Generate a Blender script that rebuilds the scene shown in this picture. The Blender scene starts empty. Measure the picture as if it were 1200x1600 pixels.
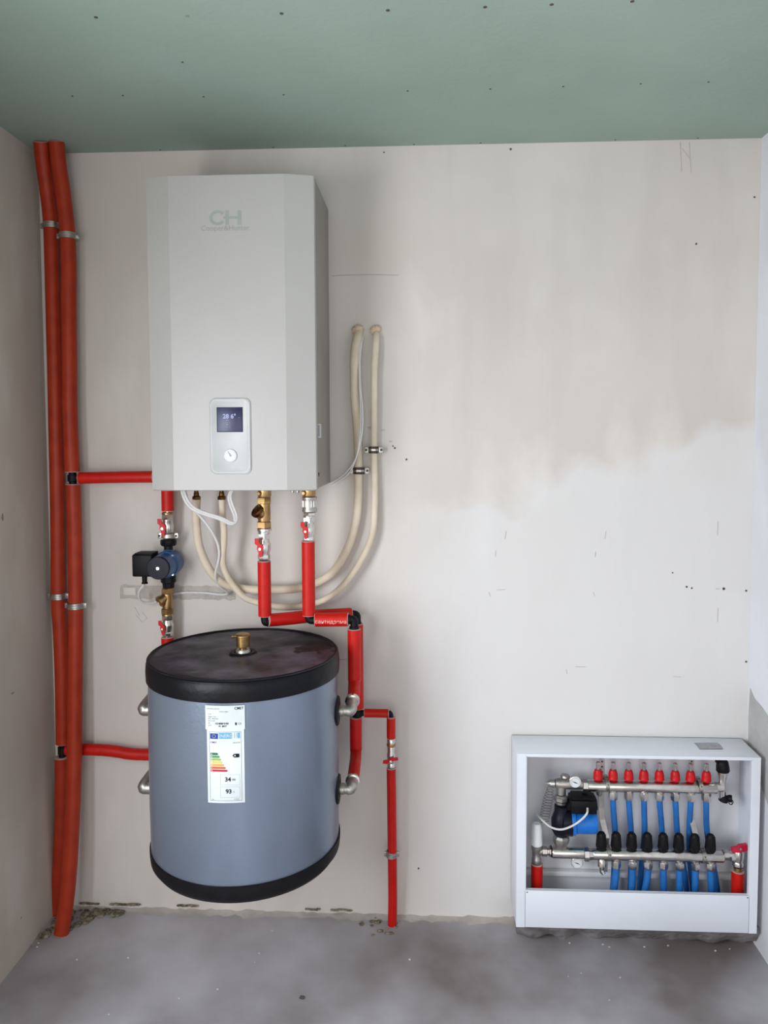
import bpy, bmesh, math, random
from mathutils import Vector, Matrix, noise
random.seed(7)
PI = math.pi
S = bpy.context.scene
C = S.collection

# ------------------------------------------------------------------ camera
YAW, PITCH, ROLL = 0.0487, 0.0582, -0.0034
F, PCX, PCY, CZ, D = 1195.96, 608.98, 754.05, 1.65, 2.5496
def basis():
    cy, sy, cp, sp = math.cos(YAW), math.sin(YAW), math.cos(PITCH), math.sin(PITCH)
    f = Vector((-sy*cp, cy*cp, -sp)); r = Vector((cy, sy, 0)); u = r.cross(f)
    cr, sr = math.cos(ROLL), math.sin(ROLL)
    return r*cr+u*sr, u*cr-r*sr, f
RR, UU, FF = basis()
CAM = Vector((0, -D, CZ))
cd = bpy.data.cameras.new('camera'); cam = bpy.data.objects.new('camera', cd); C.objects.link(cam)
mw = Matrix((RR, UU, -FF)).transposed().to_4x4(); mw.translation = CAM
cam.matrix_world = mw
cd.sensor_fit = 'AUTO'; cd.sensor_width = 36.0; cd.lens = F/1600*36
cd.shift_x = (600-PCX)/1600; cd.shift_y = (PCY-800)/1600
cd.clip_start = 0.05; cd.clip_end = 60
S.camera = cam

# ------------------------------------------------------------------ light
S.view_settings.view_transform = 'Standard'; S.view_settings.look = 'None'
S.view_settings.gamma = 1.0; S.view_settings.use_curve_mapping = False
S.view_settings.exposure = 0.14
W = bpy.data.worlds.new('daylight'); S.world = W; W.use_nodes = True
W.node_tree.nodes['Background'].inputs[0].default_value = (0.85, 0.92, 1.0, 1)
W.node_tree.nodes['Background'].inputs[1].default_value = 1.5
def area(name, loc, look, sx, sy, power, col, spread=PI):
    l = bpy.data.lights.new(name, 'AREA'); l.shape = 'RECTANGLE'; l.size = sx; l.size_y = sy
    l.energy = power; l.color = col; l.spread = spread
    o = bpy.data.objects.new(name, l); C.objects.link(o); o.location = loc
    o.rotation_euler = (Vector(look)-Vector(loc)).to_track_quat('-Z', 'Y').to_euler()
    return o
# daylight that enters by the window opening of the left wall and the door opening behind the camera
area('window_daylight', (-1.27, -2.05, 1.40), (1.0, -1.75, 0.85), 1.1, 1.2, 52, (0.90, 0.95, 1.0))
area('doorway_daylight', (-0.1, -4.35, 1.15), (0.1, 0, 1.0), 1.1, 1.9, 21, (1.0, 0.93, 0.86))

# ------------------------------------------------------------------ pixel ray -> world point at a chosen real depth
def ray(px, py): return FF*F + RR*(px-PCX) + UU*(PCY-py)
def at(px, py, Y):
    d = ray(px, py); return CAM + d*((Y+D)/d.y)
def atz(px, py, z):
    d = ray(px, py); return CAM + d*((z-CZ)/d.z)
def sc(Y): return (D+Y)/F           # metres per pixel at depth Y

# ------------------------------------------------------------------ materials
def srgb(r, g, b):
    f = lambda c: (c/255/12.92) if c/255 <= .04045 else ((c/255+.055)/1.055)**2.4
    return (f(r), f(g), f(b), 1)
def mat(name, col, rough=.5, metal=0, col2=None, nscale=8, bump=0, bscale=80, coat=0, trans=0, ior=1.45, lo=.35, hi=.65, emit=None, spec=.5):
    m = bpy.data.materials.new(name); m.use_nodes = True; nt = m.node_tree; b = nt.nodes['Principled BSDF']
    b.inputs['Base Color'].default_value = srgb(*col); b.inputs['Roughness'].default_value = rough
    b.inputs['Metallic'].default_value = metal; b.inputs['Coat Weight'].default_value = coat
    b.inputs['Transmission Weight'].default_value = trans; b.inputs['IOR'].default_value = ior
    b.inputs['Specular IOR Level'].default_value = spec
    geo = nt.nodes.new('ShaderNodeNewGeometry')
    if col2 is None: col2 = tuple(max(0, c*.93) for c in col)
    n = nt.nodes.new('ShaderNodeTexNoise'); n.inputs['Scale'].default_value = nscale; n.inputs['Detail'].default_value = 5
    nt.links.new(geo.outputs['Position'], n.inputs['Vector'])
    r = nt.nodes.new('ShaderNodeValToRGB'); r.color_ramp.elements[0].position = lo; r.color_ramp.elements[1].position = hi
    r.color_ramp.elements[0].color = srgb(*col); r.color_ramp.elements[1].color = srgb(*col2)
    nt.links.new(n.outputs['Fac'], r.inputs['Fac']); nt.links.new(r.outputs['Color'], b.inputs['Base Color'])
    if bump:
        n2 = nt.nodes.new('ShaderNodeTexNoise'); n2.inputs['Scale'].default_value = bscale; n2.inputs['Detail'].default_value = 4
        nt.links.new(geo.outputs['Position'], n2.inputs['Vector'])
        bp = nt.nodes.new('ShaderNodeBump'); bp.inputs['Strength'].default_value = bump; bp.inputs['Distance'].default_value = .01
        nt.links.new(n2.outputs['Fac'], bp.inputs['Height']); nt.links.new(bp.outputs['Normal'], b.inputs['Normal'])
    if emit:
        b.inputs['Emission Color'].default_value = srgb(*emit[0]); b.inputs['Emission Strength'].default_value = emit[1]
    return m

RED = mat('red_insulation', (196, 26, 16), .42, 0, (184, 22, 15), 30, .12, 260, spec=.3)
REDO = mat('orange_red_insulation', (166, 52, 24), .42, 0, (152, 44, 22), 20, .12, 260, spec=.3)  # dimmer, more orange red for the risers, partly warm dim light put into the colour
FOAM = mat('grey_pink_foam', (190, 160, 155), .9)
BLK = mat('black_plastic', (12, 11, 14), .5, 0, (18, 16, 20), 40, spec=.22)
NAVY = mat('dark_navy_plastic', (15, 16, 30), .42, 0, (19, 20, 36), 40, spec=.25)
CHROME = mat('nickel_plated_brass', (222, 217, 212), .25, 1, (202, 196, 190), 60)
STEEL = mat('matt_nickel', (188, 184, 178), .42, 1, (168, 164, 158), 60)
BRASS = mat('brass', (184, 152, 106), .38, 1, (160, 126, 82), 60)
DBRASS = mat('dark_brass', (112, 78, 42), .45, 1, (86, 58, 30), 60)
REDP = mat('red_handle_plastic', (200, 20, 26), .4, 0, (186, 18, 24), 40, spec=.3)
PINKR = mat('raspberry_handle_paint', (205, 30, 62), .35, 0, (190, 26, 56), 40)
BLUEP = mat('blue_pump_paint', (52, 92, 142), .4, 0, (42, 80, 128), 30, .1, 300)
BLUEM = mat('bright_blue_plastic', (22, 116, 205), .4, 0, (18, 104, 190), 30)
PEX = mat('blue_floor_heating_tube', (44, 112, 184), .42, 0, (36, 100, 170), 18, spec=.3)
CREAM = mat('cream_hose_foam', (224, 210, 190), .6, 0, (206, 190, 168), 9, .2, 200)
SEAL = mat('sealant_foam', (232, 210, 188), .85, 0, (218, 190, 166), 60, .8, 160)
CABLE = mat('white_cable', (224, 222, 220), .5)
WHITE = mat('white_enamel', (226, 230, 238), .38, 0, (220, 224, 232), 4)
WHITEI = mat('white_enamel_inner', (222, 222, 226), .4, 0, (214, 214, 218), 4)
WPL = mat('white_plastic', (236, 240, 242), .4)
CASE = mat('silver_grey_casing', (174, 171, 168), .45, .05, (171, 168, 165), 5, .05, 500)
CASES = mat('grey_side_casing', (150, 143, 135), .5, .05, (144, 137, 129), 5)
BEZEL = mat('light_grey_bezel', (190, 190, 190), .4)
SCREEN = mat('display_glass', (34, 36, 74), .35, 0, (60, 64, 96), 9)
SCRTXT = mat('display_digits', (150, 160, 200), .4, emit=((150, 165, 215), .25))
LOGO = mat('pale_green_grey_print', (152, 158, 153), .5)
LOGO2 = mat('grey_print', (152, 151, 149), .5)
INK = mat('black_ink', (16, 16, 22), .6, spec=.2)
GINK = mat('grey_ink', (104, 104, 112), .6)
PAPER = mat('white_paper', (208, 214, 216), .6, spec=.2)
JACKET = mat('blue_grey_tank_vinyl', (134, 145, 162), .30, .62, (127, 138, 156), 3, .05, 90)
CLEAR = mat('clear_plastic', (235, 220, 220), .12, trans=.85)
GAUGE = mat('gauge_face', (222, 224, 225), .45)
TAPE = mat('grey_tape', (165, 165, 170), .5, 0, (150, 150, 156), 60)
MORTAR = mat('rough_mortar', (150, 140, 128), .95, 0, (92, 82, 66), 26, .9, 60)
DIRT = mat('brown_dirt', (150, 138, 120), .95, 0, (88, 78, 62), 70, .6, 160)
CRUMB = mat('pale_crumb', (215, 208, 196), .9)
DARK = mat('dark_mark', (84, 78, 74), .9)
PENCIL = mat('pencil_mark', (190, 184, 180), .9)
PATCH = mat('filler_patch', (190, 182, 174), .9, 0, (176, 168, 162), 30, .5, 120)

def wall_mat(name, base, tint, dark, whiter_below=False, bump=.25):
    m = bpy.data.materials.new(name); m.use_nodes = True; nt = m.node_tree; b = nt.nodes['Principled BSDF']
    b.inputs['Roughness'].default_value = .85
    g = nt.nodes.new('ShaderNodeNewGeometry'); L = nt.links.new
    def nz(s, d=6, st=(1, 1, 1)):
        mp = nt.nodes.new('ShaderNodeMapping'); mp.inputs['Scale'].default_value = st; L(g.outputs['Position'], mp.inputs['Vector'])
        n = nt.nodes.new('ShaderNodeTexNoise'); n.inputs['Scale'].default_value = s; n.inputs['Detail'].default_value = d
        L(mp.outputs[0], n.inputs['Vector']); return n.outputs['Fac']
    def ramp(f, a, c):
        r = nt.nodes.new('ShaderNodeMapRange'); r.inputs['From Min'].default_value = a; r.inputs['From Max'].default_value = c; L(f, r.inputs['Value']); return r.outputs[0]
    def mix(f, a, c):
        x = nt.nodes.new('ShaderNodeMix'); x.data_type = 'RGBA'; L(f, x.inputs['Factor'])
        for s_, v in ((6, a), (7, c)):
            if isinstance(v, tuple): x.inputs[s_].default_value = v
            else: L(v, x.inputs[s_])
        return x.outputs[2]
    col = mix(ramp(nz(1.6, 8), .38, .62), srgb(*base), srgb(*tint))
    col = mix(ramp(nz(3.4, 5, (1, 1, .5)), .56, .74), col, srgb(*[min(255, c+9) for c in base]))
    # trowel streaks, drawn out upright
    f2 = ramp(nz(5, 4, (1, 1, .25)), .5, .72)
    mm = nt.nodes.new('ShaderNodeMath'); mm.operation = 'MULTIPLY'; L(f2, mm.inputs[0]); mm.inputs[1].default_value = .4
    col = mix(mm.outputs[0], col, srgb(*dark))
    if whiter_below:
        # whiter below a wandering edge, fading out towards the left
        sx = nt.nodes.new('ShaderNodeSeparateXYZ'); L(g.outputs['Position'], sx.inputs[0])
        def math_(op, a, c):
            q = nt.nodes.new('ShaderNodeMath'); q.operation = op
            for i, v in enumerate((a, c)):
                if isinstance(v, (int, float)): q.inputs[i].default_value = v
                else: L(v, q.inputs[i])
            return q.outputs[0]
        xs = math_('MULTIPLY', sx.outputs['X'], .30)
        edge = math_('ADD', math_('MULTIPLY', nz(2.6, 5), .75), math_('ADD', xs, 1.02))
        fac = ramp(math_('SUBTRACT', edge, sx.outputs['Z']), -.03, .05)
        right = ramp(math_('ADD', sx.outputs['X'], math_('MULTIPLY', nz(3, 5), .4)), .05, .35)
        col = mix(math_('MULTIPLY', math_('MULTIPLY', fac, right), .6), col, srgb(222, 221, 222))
    L(col, b.inputs['Base Color'])
    bp = nt.nodes.new('ShaderNodeBump'); bp.inputs['Strength'].default_value = bump; bp.inputs['Distance'].default_value = .012
    L(nz(9, 6), bp.inputs['Height']); L(bp.outputs[0], b.inputs['Normal'])
    return m
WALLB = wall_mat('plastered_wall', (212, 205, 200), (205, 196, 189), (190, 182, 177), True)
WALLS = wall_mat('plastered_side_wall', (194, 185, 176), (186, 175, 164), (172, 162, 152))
WALLR = wall_mat('white_primed_side_wall', (224, 226, 232), (214, 214, 218), (205, 205, 208))
CEIL = mat('green_moisture_board', (150, 168, 156), .8, 0, (144, 162, 150), 3, .08, 60)

# concrete floor: troweled, with smoother pale and stained darker areas
def floor_mat():
    m = mat('concrete_screed', (184, 181, 187), .5, 0, (118, 109, 107), 1.7, .12, 14, lo=.37, hi=.66)
    return m
FLOOR = floor_mat()

# vinyl lid: dusty, with one wet looking dark splash
def lid_mat(sx, sy):
    m = bpy.data.materials.new('black_vinyl_lid'); m.use_nodes = True; nt = m.node_tree; b = nt.nodes['Principled BSDF']; L = nt.links.new
    g = nt.nodes.new('ShaderNodeNewGeometry')
    n = nt.nodes.new('ShaderNodeTexNoise'); n.inputs['Scale'].default_value = 7; n.inputs['Detail'].default_value = 5; n.inputs['Roughness'].default_value = .6
    L(g.outputs['Position'], n.inputs['Vector'])
    r = nt.nodes.new('ShaderNodeValToRGB'); r.color_ramp.elements[0].position = .42; r.color_ramp.elements[1].position = .70
    r.color_ramp.elements[0].color = srgb(34, 29, 37); r.color_ramp.elements[1].color = srgb(100, 94, 108); L(n.outputs['Fac'], r.inputs['Fac'])
    d = nt.nodes.new('ShaderNodeVectorMath'); d.operation = 'DISTANCE'; L(g.outputs['Position'], d.inputs[0]); d.inputs[1].default_value = (sx, sy, 1.03)
    n2 = nt.nodes.new('ShaderNodeTexNoise'); n2.inputs['Scale'].default_value = 26; n2.inputs['Detail'].default_value = 3; L(g.outputs['Position'], n2.inputs['Vector'])
    a = nt.nodes.new('ShaderNodeMath'); a.operation = 'MULTIPLY_ADD'; L(n2.outputs['Fac'], a.inputs[0]); a.inputs[1].default_value = .13; L(d.outputs['Value'], a.inputs[2])
    mr = nt.nodes.new('ShaderNodeMapRange'); mr.inputs['From Min'].default_value = .128; mr.inputs['From Max'].default_value = .138; L(a.outputs[0], mr.inputs['Value'])
    x = nt.nodes.new('ShaderNodeMix'); x.data_type = 'RGBA'; L(mr.outputs[0], x.inputs['Factor']); x.inputs[6].default_value = srgb(6, 5, 9); L(r.outputs[0], x.inputs[7])
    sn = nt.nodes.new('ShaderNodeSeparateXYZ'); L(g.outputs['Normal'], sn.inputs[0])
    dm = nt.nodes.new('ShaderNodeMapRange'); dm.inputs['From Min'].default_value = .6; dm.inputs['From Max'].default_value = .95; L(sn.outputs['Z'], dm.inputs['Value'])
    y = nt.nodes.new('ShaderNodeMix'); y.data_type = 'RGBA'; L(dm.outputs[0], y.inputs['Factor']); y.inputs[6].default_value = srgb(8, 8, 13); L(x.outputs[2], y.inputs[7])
    L(y.outputs[2], b.inputs['Base Color'])
    b.inputs['Roughness'].default_value = .42; b.inputs['Specular IOR Level'].default_value = .22
    bp = nt.nodes.new('ShaderNodeBump'); bp.inputs['Strength'].default_value = .35; bp.inputs['Distance'].default_value = .012
    L(n.outputs['Fac'], bp.inputs['Height']); L(bp.outputs[0], b.inputs['Normal'])
    return m

# ------------------------------------------------------------------ mesh building
class MB:
    def __init__(s): s.v = []; s.f = []; s.m = []; s.cur = 0
    def add(s, vs, fs):
        o = len(s.v); s.v += [tuple(p) for p in vs]; s.f += [[i+o for i in f] for f in fs]; s.m += [s.cur]*len(fs); return s
    def box(s, x0, x1, y0, y1, z0, z1, bev=0, seg=2):
        bm = bmesh.new(); bmesh.ops.create_cube(bm, size=1)
        for v in bm.verts: v.co = Vector(((x0+x1)/2+v.co.x*abs(x1-x0), (y0+y1)/2+v.co.y*abs(y1-y0), (z0+z1)/2+v.co.z*abs(z1-z0)))
        if bev: bmesh.ops.bevel(bm, geom=list(bm.edges), offset=bev, segments=seg, profile=.5, affect='EDGES')
        bm.verts.index_update()
        s.add([v.co[:] for v in bm.verts], [[v.index for v in f.verts] for f in bm.faces]); bm.free(); return s
    def tube(s, pts, r, seg=20, cap=True, hexa=False):
        pts = [Vector(p) for p in pts]; n = len(pts); rs = r if isinstance(r, (list, tuple)) else [r]*n
        T = [(pts[min(i+1, n-1)]-pts[max(i-1, 0)]).normalized() for i in range(n)]
        up = Vector((0, 1, 0)) if abs(T[0].y) < .9 else Vector((0, 0, 1))
        N = (up-T[0]*up.dot(T[0])).normalized(); vs = []; fs = []
        for i in range(n):
            N = (N-T[i]*N.dot(T[i])).normalized(); B = T[i].cross(N)
            for k in range(seg):
                a = 2*PI*k/seg; vs.append(pts[i]+(N*math.cos(a)+B*math.sin(a))*rs[i])
        for i in range(n-1):
            for k in range(seg):
                k2 = (k+1) % seg; fs.append([i*seg+k, i*seg+k2, (i+1)*seg+k2, (i+1)*seg+k])
        if cap: fs.append(list(range(seg))[::-1]); fs.append([(n-1)*seg+k for k in range(seg)])
        return s.add(vs, fs)
    def lathe(s, o, ax, prof, seg=32, cap=True, ph=0):
        """prof: (radius, distance along ax)"""
        o = Vector(o); ax = Vector(ax).normalized(); up = Vector((0, 0, 1)) if abs(ax.z) < .9 else Vector((0, 1, 0))
        N = (up-ax*up.dot(ax)).normalized(); B = ax.cross(N); vs = []; fs = []
        for (r, h) in prof:
            for k in range(seg):
                a = 2*PI*k/seg+ph; vs.append(o+ax*h+(N*math.cos(a)+B*math.sin(a))*max(r, 1e-5))
        for i in range(len(prof)-1):
            for k in range(seg):
                k2 = (k+1) % seg; fs.append([i*seg+k, i*seg+k2, (i+1)*seg+k2, (i+1)*seg+k])
        if cap: fs.append(list(range(seg))[::-1]); fs.append([(len(prof)-1)*seg+k for k in range(seg)])
        return s.add(vs, fs)
    def prism(s, outline, o, ux, uy, th):
        """flat outline (u,v) at o spanned by ux, uy, thickened by th along their normal, both ways"""
        o = Vector(o); ux = Vector(ux).normalized(); uy = Vector(uy).normalized(); nn = ux.cross(uy).normalized(); n = len(outline)
        vs = [o+ux*a+uy*b+nn*th/2 for a, b in outline]+[o+ux*a+uy*b-nn*th/2 for a, b in outline]
        fs = [list(range(n)), [n+i for i in range(n)][::-1]]+[[i, n+i, n+(i+1) % n, (i+1) % n] for i in range(n)]
        return s.add(vs, fs)
    def sphere(s, c, r, seg=16, sq=(1, 1, 1), rough=0):
        vs = []; fs = []; R_ = seg//2
        for i in range(R_+1):
            for k in range(seg):
                t = PI*i/R_; a = 2*PI*k/seg; d = Vector((math.sin(t)*math.cos(a), math.sin(t)*math.sin(a), math.cos(t)))
                q = 1+(rough*noise.noise((d+Vector(c))*3.1) if rough else 0)
                vs.append((c[0]+d.x*r*sq[0]*q, c[1]+d.y*r*sq[1]*q, c[2]+d.z*r*sq[2]*q))
        for i in range(R_):
            for k in range(seg): fs.append([i*seg+k, (i+1)*seg+k, (i+1)*seg+(k+1) % seg, i*seg+(k+1) % seg])
        return s.add(vs, fs)

def link(name, b, mats, parent=None, label=None, ang=35, origin=None):
    """one mesh object; its origin at its own centre (or the given point), children relative to the parent thing"""
    vs = b.v
    if origin is None:
        origin = Vector([(min(v[i] for v in vs)+max(v[i] for v in vs))/2 for i in range(3)])
        if parent is None: origin.z = min(v[2] for v in vs)
    origin = Vector(origin)
    me = bpy.data.meshes.new(name); me.from_pydata([tuple(Vector(v)-origin) for v in vs], [], b.f)
    bm = bmesh.new(); bm.from_mesh(me); bmesh.ops.remove_doubles(bm, verts=bm.verts, dist=1e-6); 
    bmesh.ops.recalc_face_normals(bm, faces=bm.faces); bm.to_mesh(me); bm.free()
    if not isinstance(mats, (list, tuple)): mats = [mats]
    for m in mats: me.materials.append(m)
    if len(mats) > 1 and len(me.polygons) == len(b.m):
        for p, i in zip(me.polygons, b.m): p.material_index = i
    for p in me.polygons: p.use_smooth = True
    me.set_sharp_from_angle(angle=math.radians(ang))
    o = bpy.data.objects.new(name, me); C.objects.link(o)
    W0[o.name] = origin
    if parent is not None:
        o.parent = parent; o.location = origin-W0[parent.name]
    else: o.location = origin
    if label: o['label'] = label
    return o
W0 = {}
def thing(name, label, cat, loc, group=None):
    o = bpy.data.objects.new(name, None); C.objects.link(o); o.empty_display_size = .05
    o.location = loc; W0[o.name] = Vector(loc); o['label'] = label; o['category'] = cat
    if group: o['group'] = group
    return o
def tag(o, label, cat, group=None):
    o['label'] = label; o['category'] = cat
    if group: o['group'] = group
    return o
def struct(name, b, m, **k):
    o = link(name, b, m, origin=(0, 0, 0), **k); o['kind'] = 'structure'; return o
def smooth(pts, n=8):
    pts = [Vector(p) for p in pts]; out = []
    for i in range(len(pts)-1):
        p0 = pts[max(i-1, 0)]; p1 = pts[i]; p2 = pts[i+1]; p3 = pts[min(i+2, len(pts)-1)]
        for k in range(n):
            t = k/n; out.append(.5*((2*p1)+(p2-p0)*t+(2*p0-5*p1+4*p2-p3)*t*t+(3*p1-p0-3*p2+p3)*t**3))
    out.append(pts[-1]); return out
def px_path(lst, n=8): return smooth([at(*p) for p in lst], n)
def vprof(b, px, Y, prof, seg=24, ph=0):
    """upright turned piece: prof = (half width in px, py)"""
    x = at(px, prof[0][1], Y).x; k = sc(Y); pts = [(r*k, at(px, py, Y).z) for r, py in prof]
    b.lathe((x, Y, 0), (0, 0, 1), pts[::-1] if pts[0][1] > pts[-1][1] else pts, seg, ph=ph); return b
def hprof(b, py, Y, prof, seg=24, ph=0):
    z = at(prof[0][0], py, Y).z; k = sc(Y)
    b.lathe((0, Y, z), (1, 0, 0), [(r*k, at(px, py, Y).x) for px, r in prof], seg, ph=ph); return b
def text_mb(body, size, align='CENTER', bold=0):
    cu = bpy.data.curves.new('t', 'FONT'); cu.body = body; cu.size = size; cu.align_x = align; cu.align_y = 'CENTER'; cu.offset = bold
    o = bpy.data.objects.new('t', cu); C.objects.link(o)
    dg = bpy.context.evaluated_depsgraph_get(); dg.update()
    me = bpy.data.meshes.new_from_object(o.evaluated_get(dg))
    vs = [v.co.copy() for v in me.vertices]; fs = [list(p.vertices) for p in me.polygons]
    bpy.data.objects.remove(o); bpy.data.curves.remove(cu); bpy.data.meshes.remove(me)
    return vs, fs
def put_text(body, size, fn, b=None, **k):
    """fn maps flat (u,v) to a world point"""
    b = b or MB(); vs, fs = text_mb(body, size, **k)
    return b.add([fn(v.x, v.y) for v in vs], fs)

# ================================================================== the room
X0, X1, H, YR = -1.2935, 1.0648, 2.5987, -4.4
struct('floor', MB().box(X0-.2, X1+.2, YR-.2, .2, -.12, 0), FLOOR)
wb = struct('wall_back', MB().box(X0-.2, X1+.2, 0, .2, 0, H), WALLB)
# left wall with the window opening beside the photographer
wl = MB(); wl.box(X0-.2, X0, -1.35, 0, 0, H); wl.box(X0-.2, X0, YR, -2.75, 0, H); wl.box(X0-.2, X0, -2.75, -1.35, 0, .78); wl.box(X0-.2, X0, -2.75, -1.35, 2.05, H)
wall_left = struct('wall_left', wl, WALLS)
struct('wall_right', MB().box(X1, X1+.2, YR, 0, 0, H), WALLR)
wr = MB(); wr.box(X0, -.75, YR-.2, YR, 0, H); wr.box(.55, X1, YR-.2, YR, 0, H); wr.box(-.75, .55, YR-.2, YR, 2.1, H)
struct('wall_rear', wr, WALLS)
ceil = struct('ceiling', MB().box(X0-.2, X1+.2, YR-.2, .2, H, H+.05), CEIL)
for (px, py) in [(150, 27), (293, 25), (440, 21), (606, 16), (758, 11), (862, 7), (988, 2), (113, 150), (192, 149), (285, 97), (318, 151), (443, 148), (637, 142), (766, 139), (880, 135), (1001, 131), (1107, 128),
                 (1090, 216), (960, 221), (750, 228), (647, 231), (541, 233), (430, 236), (255, 239)]:
    p = atz(px, py, H); big = py < 30
    link('screw', MB().lathe((p.x, min(p.y, -.012), H-.0008), (0, 0, 1), [(.0045 if big else .003, 0), (.0045 if big else .003, .0012)], 10), DARK if px != 293 else CHROME, ceil)
# a ragged bead of mortar where the floor meets the back wall, and debris in the corner
def ridge(x0, x1, w, h, name, m, yfun=0, parent=None, n=90):
    vs = []; fs = []; K = 6
    for i in range(n+1):
        x = x0+(x1-x0)*i/n
        q = .55+.9*abs(noise.noise((x*9, 2, 0)))+.5*noise.noise((x*31, 5, 0))
        for k in range(K+1):
            t = k/K; y = -w*q*t+yfun; z = h*q*(1-t)**1.6+.004*noise.noise((x*60, t*9, 3))*(1-t)
            vs.append((x, y, max(z, -.002)))
    for i in range(n):
        for k in range(K): fs.append([i*(K+1)+k, (i+1)*(K+1)+k, (i+1)*(K+1)+k+1, i*(K+1)+k+1])
    return vs, fs
b = MB(); b.add(*ridge(X0, .32, .035, .012, '', None))
rd = struct('trim_1', b, mat('pale_mortar', (182, 174, 168), .95, 0, (166, 158, 152), 12, .3, 60))
b = MB()
for i in range(120):
    x = X0+.01+random.random()**1.4*.22; y = -.012-random.random()**1.3*.19*max(.1, 1-(x-X0)/.20); r = .003+random.random()**2*.013
    b.sphere((x, y, r*.2), r, 8, (1.3, 1.1, .55), .6)
for (px, w) in ((128, .05), (150, .02), (175, .10), (200, .05), (280, .06), (300, .03), (480, .05), (520, .04), (540, .03)):
    p = at(px, 1414, -.002); 
    for k in range(int(w/.008)): b.sphere((p.x+k*.008, -.006, .020+.004*random.random()), .006, 8, (1.4, .8, .5), .6)
for k in range(14):
    p = atz(600+random.uniform(-35, 20), 1448+random.uniform(-14, 14), 0); b.sphere((p.x, p.y, .002), random.uniform(.004, .010), 8, (1.3, 1, .6), .6)
o = link('mortar_debris', b, DIRT); tag(o, 'brown dirt and mortar crumbs heaped along the foot of the left corner', 'dirt'); o['kind'] = 'stuff'
b = MB()
for (px, py) in [(405, 1490), (425, 1455), (398, 1504), (280, 1560), (170, 1585), (200, 1497), (890, 1474), (942, 1476), (952, 1480), (1007, 1480), (1044, 1478), (1118, 1486), (1140, 1483), (888, 1526), (908, 1521), (969, 1528), (952, 1563), (640, 1500), (60, 1474), (58, 1480), (120, 1500), (340, 1546), (1198, 1485)]:
    p = atz(px, py, 0); r = random.uniform(.0018, .0034); b.sphere((p.x, min(p.y, -.02), r*.5), r, 6, (1.3, 1, .7), .4)
o = link('plaster_crumbs', b, CRUMB); tag(o, 'tiny white plaster crumbs scattered over the grey concrete floor', 'crumbs'); o['kind'] = 'stuff'
p = atz(472, 1560, 0); o = link('black_pebble', MB().sphere((p.x, p.y, .003), .006, 10, (1.5, 1, .6), .8), DARK); tag(o, 'small black chip of debris lying on the concrete floor at the front', 'debris')

# marks, drilled holes and pencil strokes on the back wall
def strokes(name, lst, m, parent, r=.0011):
    b = MB()
    for pts in lst:
        P = [at(x, y, -.0006) for x, y in pts]
        b.tube(P, r, 6)
    return link(name, b, m, parent)
strokes('pencil_mark', [[(1063, 222), (1065, 268)], [(1077, 222), (1080, 270)], [(1066, 232), (1079, 250)]], PENCIL, wb, .0009)
strokes('hairline_crack', [[(519, 431), (545, 430), (580, 429), (622, 430)]], PENCIL, wb, .0012)
strokes('hairline_crack', [[(528, 1031), (545, 1030), (565, 1031)]], PENCIL, wb, .0009)
strokes('pencil_mark', [[(791, 830), (789, 842)], [(775, 860), (774, 870)], [(764, 925), (766, 932)], [(776, 922), (790, 921)], [(947, 830), (945, 842)], [(931, 862), (930, 870)], [(927, 925), (929, 931)],
                         [(1122, 815), (1121, 836)], [(1122, 950), (1121, 972)], [(885, 1046), (886, 1053)], [(1052, 1057), (1064, 1058)], [(899, 1042), (915, 1042)], [(1118, 920), (1125, 920)]], PENCIL, wb, .0009)
b = MB()
for (px, py, r) in [(1131, 920, 2.2), (1073, 917, 1.6), (1081, 919, 1.4), (1051, 895, 1.2), (1171, 923, 1.6), (1171, 1034, 1.6), (617, 700, 1.6), (635, 718, 1.6), (614, 697, 1.2), (1088, 381, 1.6), (798, 233, 1.8), (600, 238, 1.2), (1179, 308, 1.4), (654, 1357, 1.5)]:
    if px > 1168 and py > 900: px = 1166
    p = at(px, py, -.001); b.lathe((p.x, -.0012, p.z), (0, 1, 0), [(r*.0021, 0), (r*.0021, .001)], 10)
link('drilled_hole', b, DARK, wb)
b = MB()
for (px, py, w, h) in [(580, 668, 14, 3), (598, 672, 8, 2), (610, 690, 6, 3)]:
    p = at(px, py, -.001); b.sphere((p.x, -.0003, p.z), .001, 12, (w*1.0, .8, h*1.0), .5)
link('grey_smudge', b, PENCIL, wb)
# strip of filler where a cable was chased in
b = MB(); vs = []; fs = []
n = 46
for i in range(n+1):
    x = 188+(368-188)*i/n
    for k, yy in enumerate((914, 921, 928, 935)):
        q = 3*noise.noise((x*.11, k*2.3, 1)); p = at(x, yy+q+(x-188)*.012, 0); p.y = -.0022*(1 if k in (1, 2) else 0)-.0005; vs.append(p)
for i in range(n):
    for k in range(3): fs.append([i*4+k, (i+1)*4+k, (i+1)*4+k+1, i*4+k+1])
b.add(vs, fs); link('filler_patch', b, PATCH, wb)
# hollow mark in the filler left of the pump
b = MB(); p0 = at(193, 918, -.003); p1 = at(212, 930, -.003)
b.box(p0.x, p1.x, -.004, -.002, p1.z, p0.z, .001); link('filler_patch', b, mat('pale_filler', (222, 216, 208), .9), wb)
strokes('pencil_mark', [[(212, 960), (222, 972), (230, 966), (222, 956)], [(210, 948), (218, 962)]], PENCIL, wb, .0007)
b = MB()
for (px, py, w, h) in ((4, 808, .006, .012), (20, 1083, .010, .003), (33, 1434, .003, .003)):
    d = ray(px, py); p = CAM+d*((X0-CAM.x)/d.x); b.sphere((X0+.0002, p.y, p.z), 1, 10, (.0006, w, h), .3)
link('grey_smudge', b, mat('smudge', (140, 132, 124), .9), wall_left)
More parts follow.
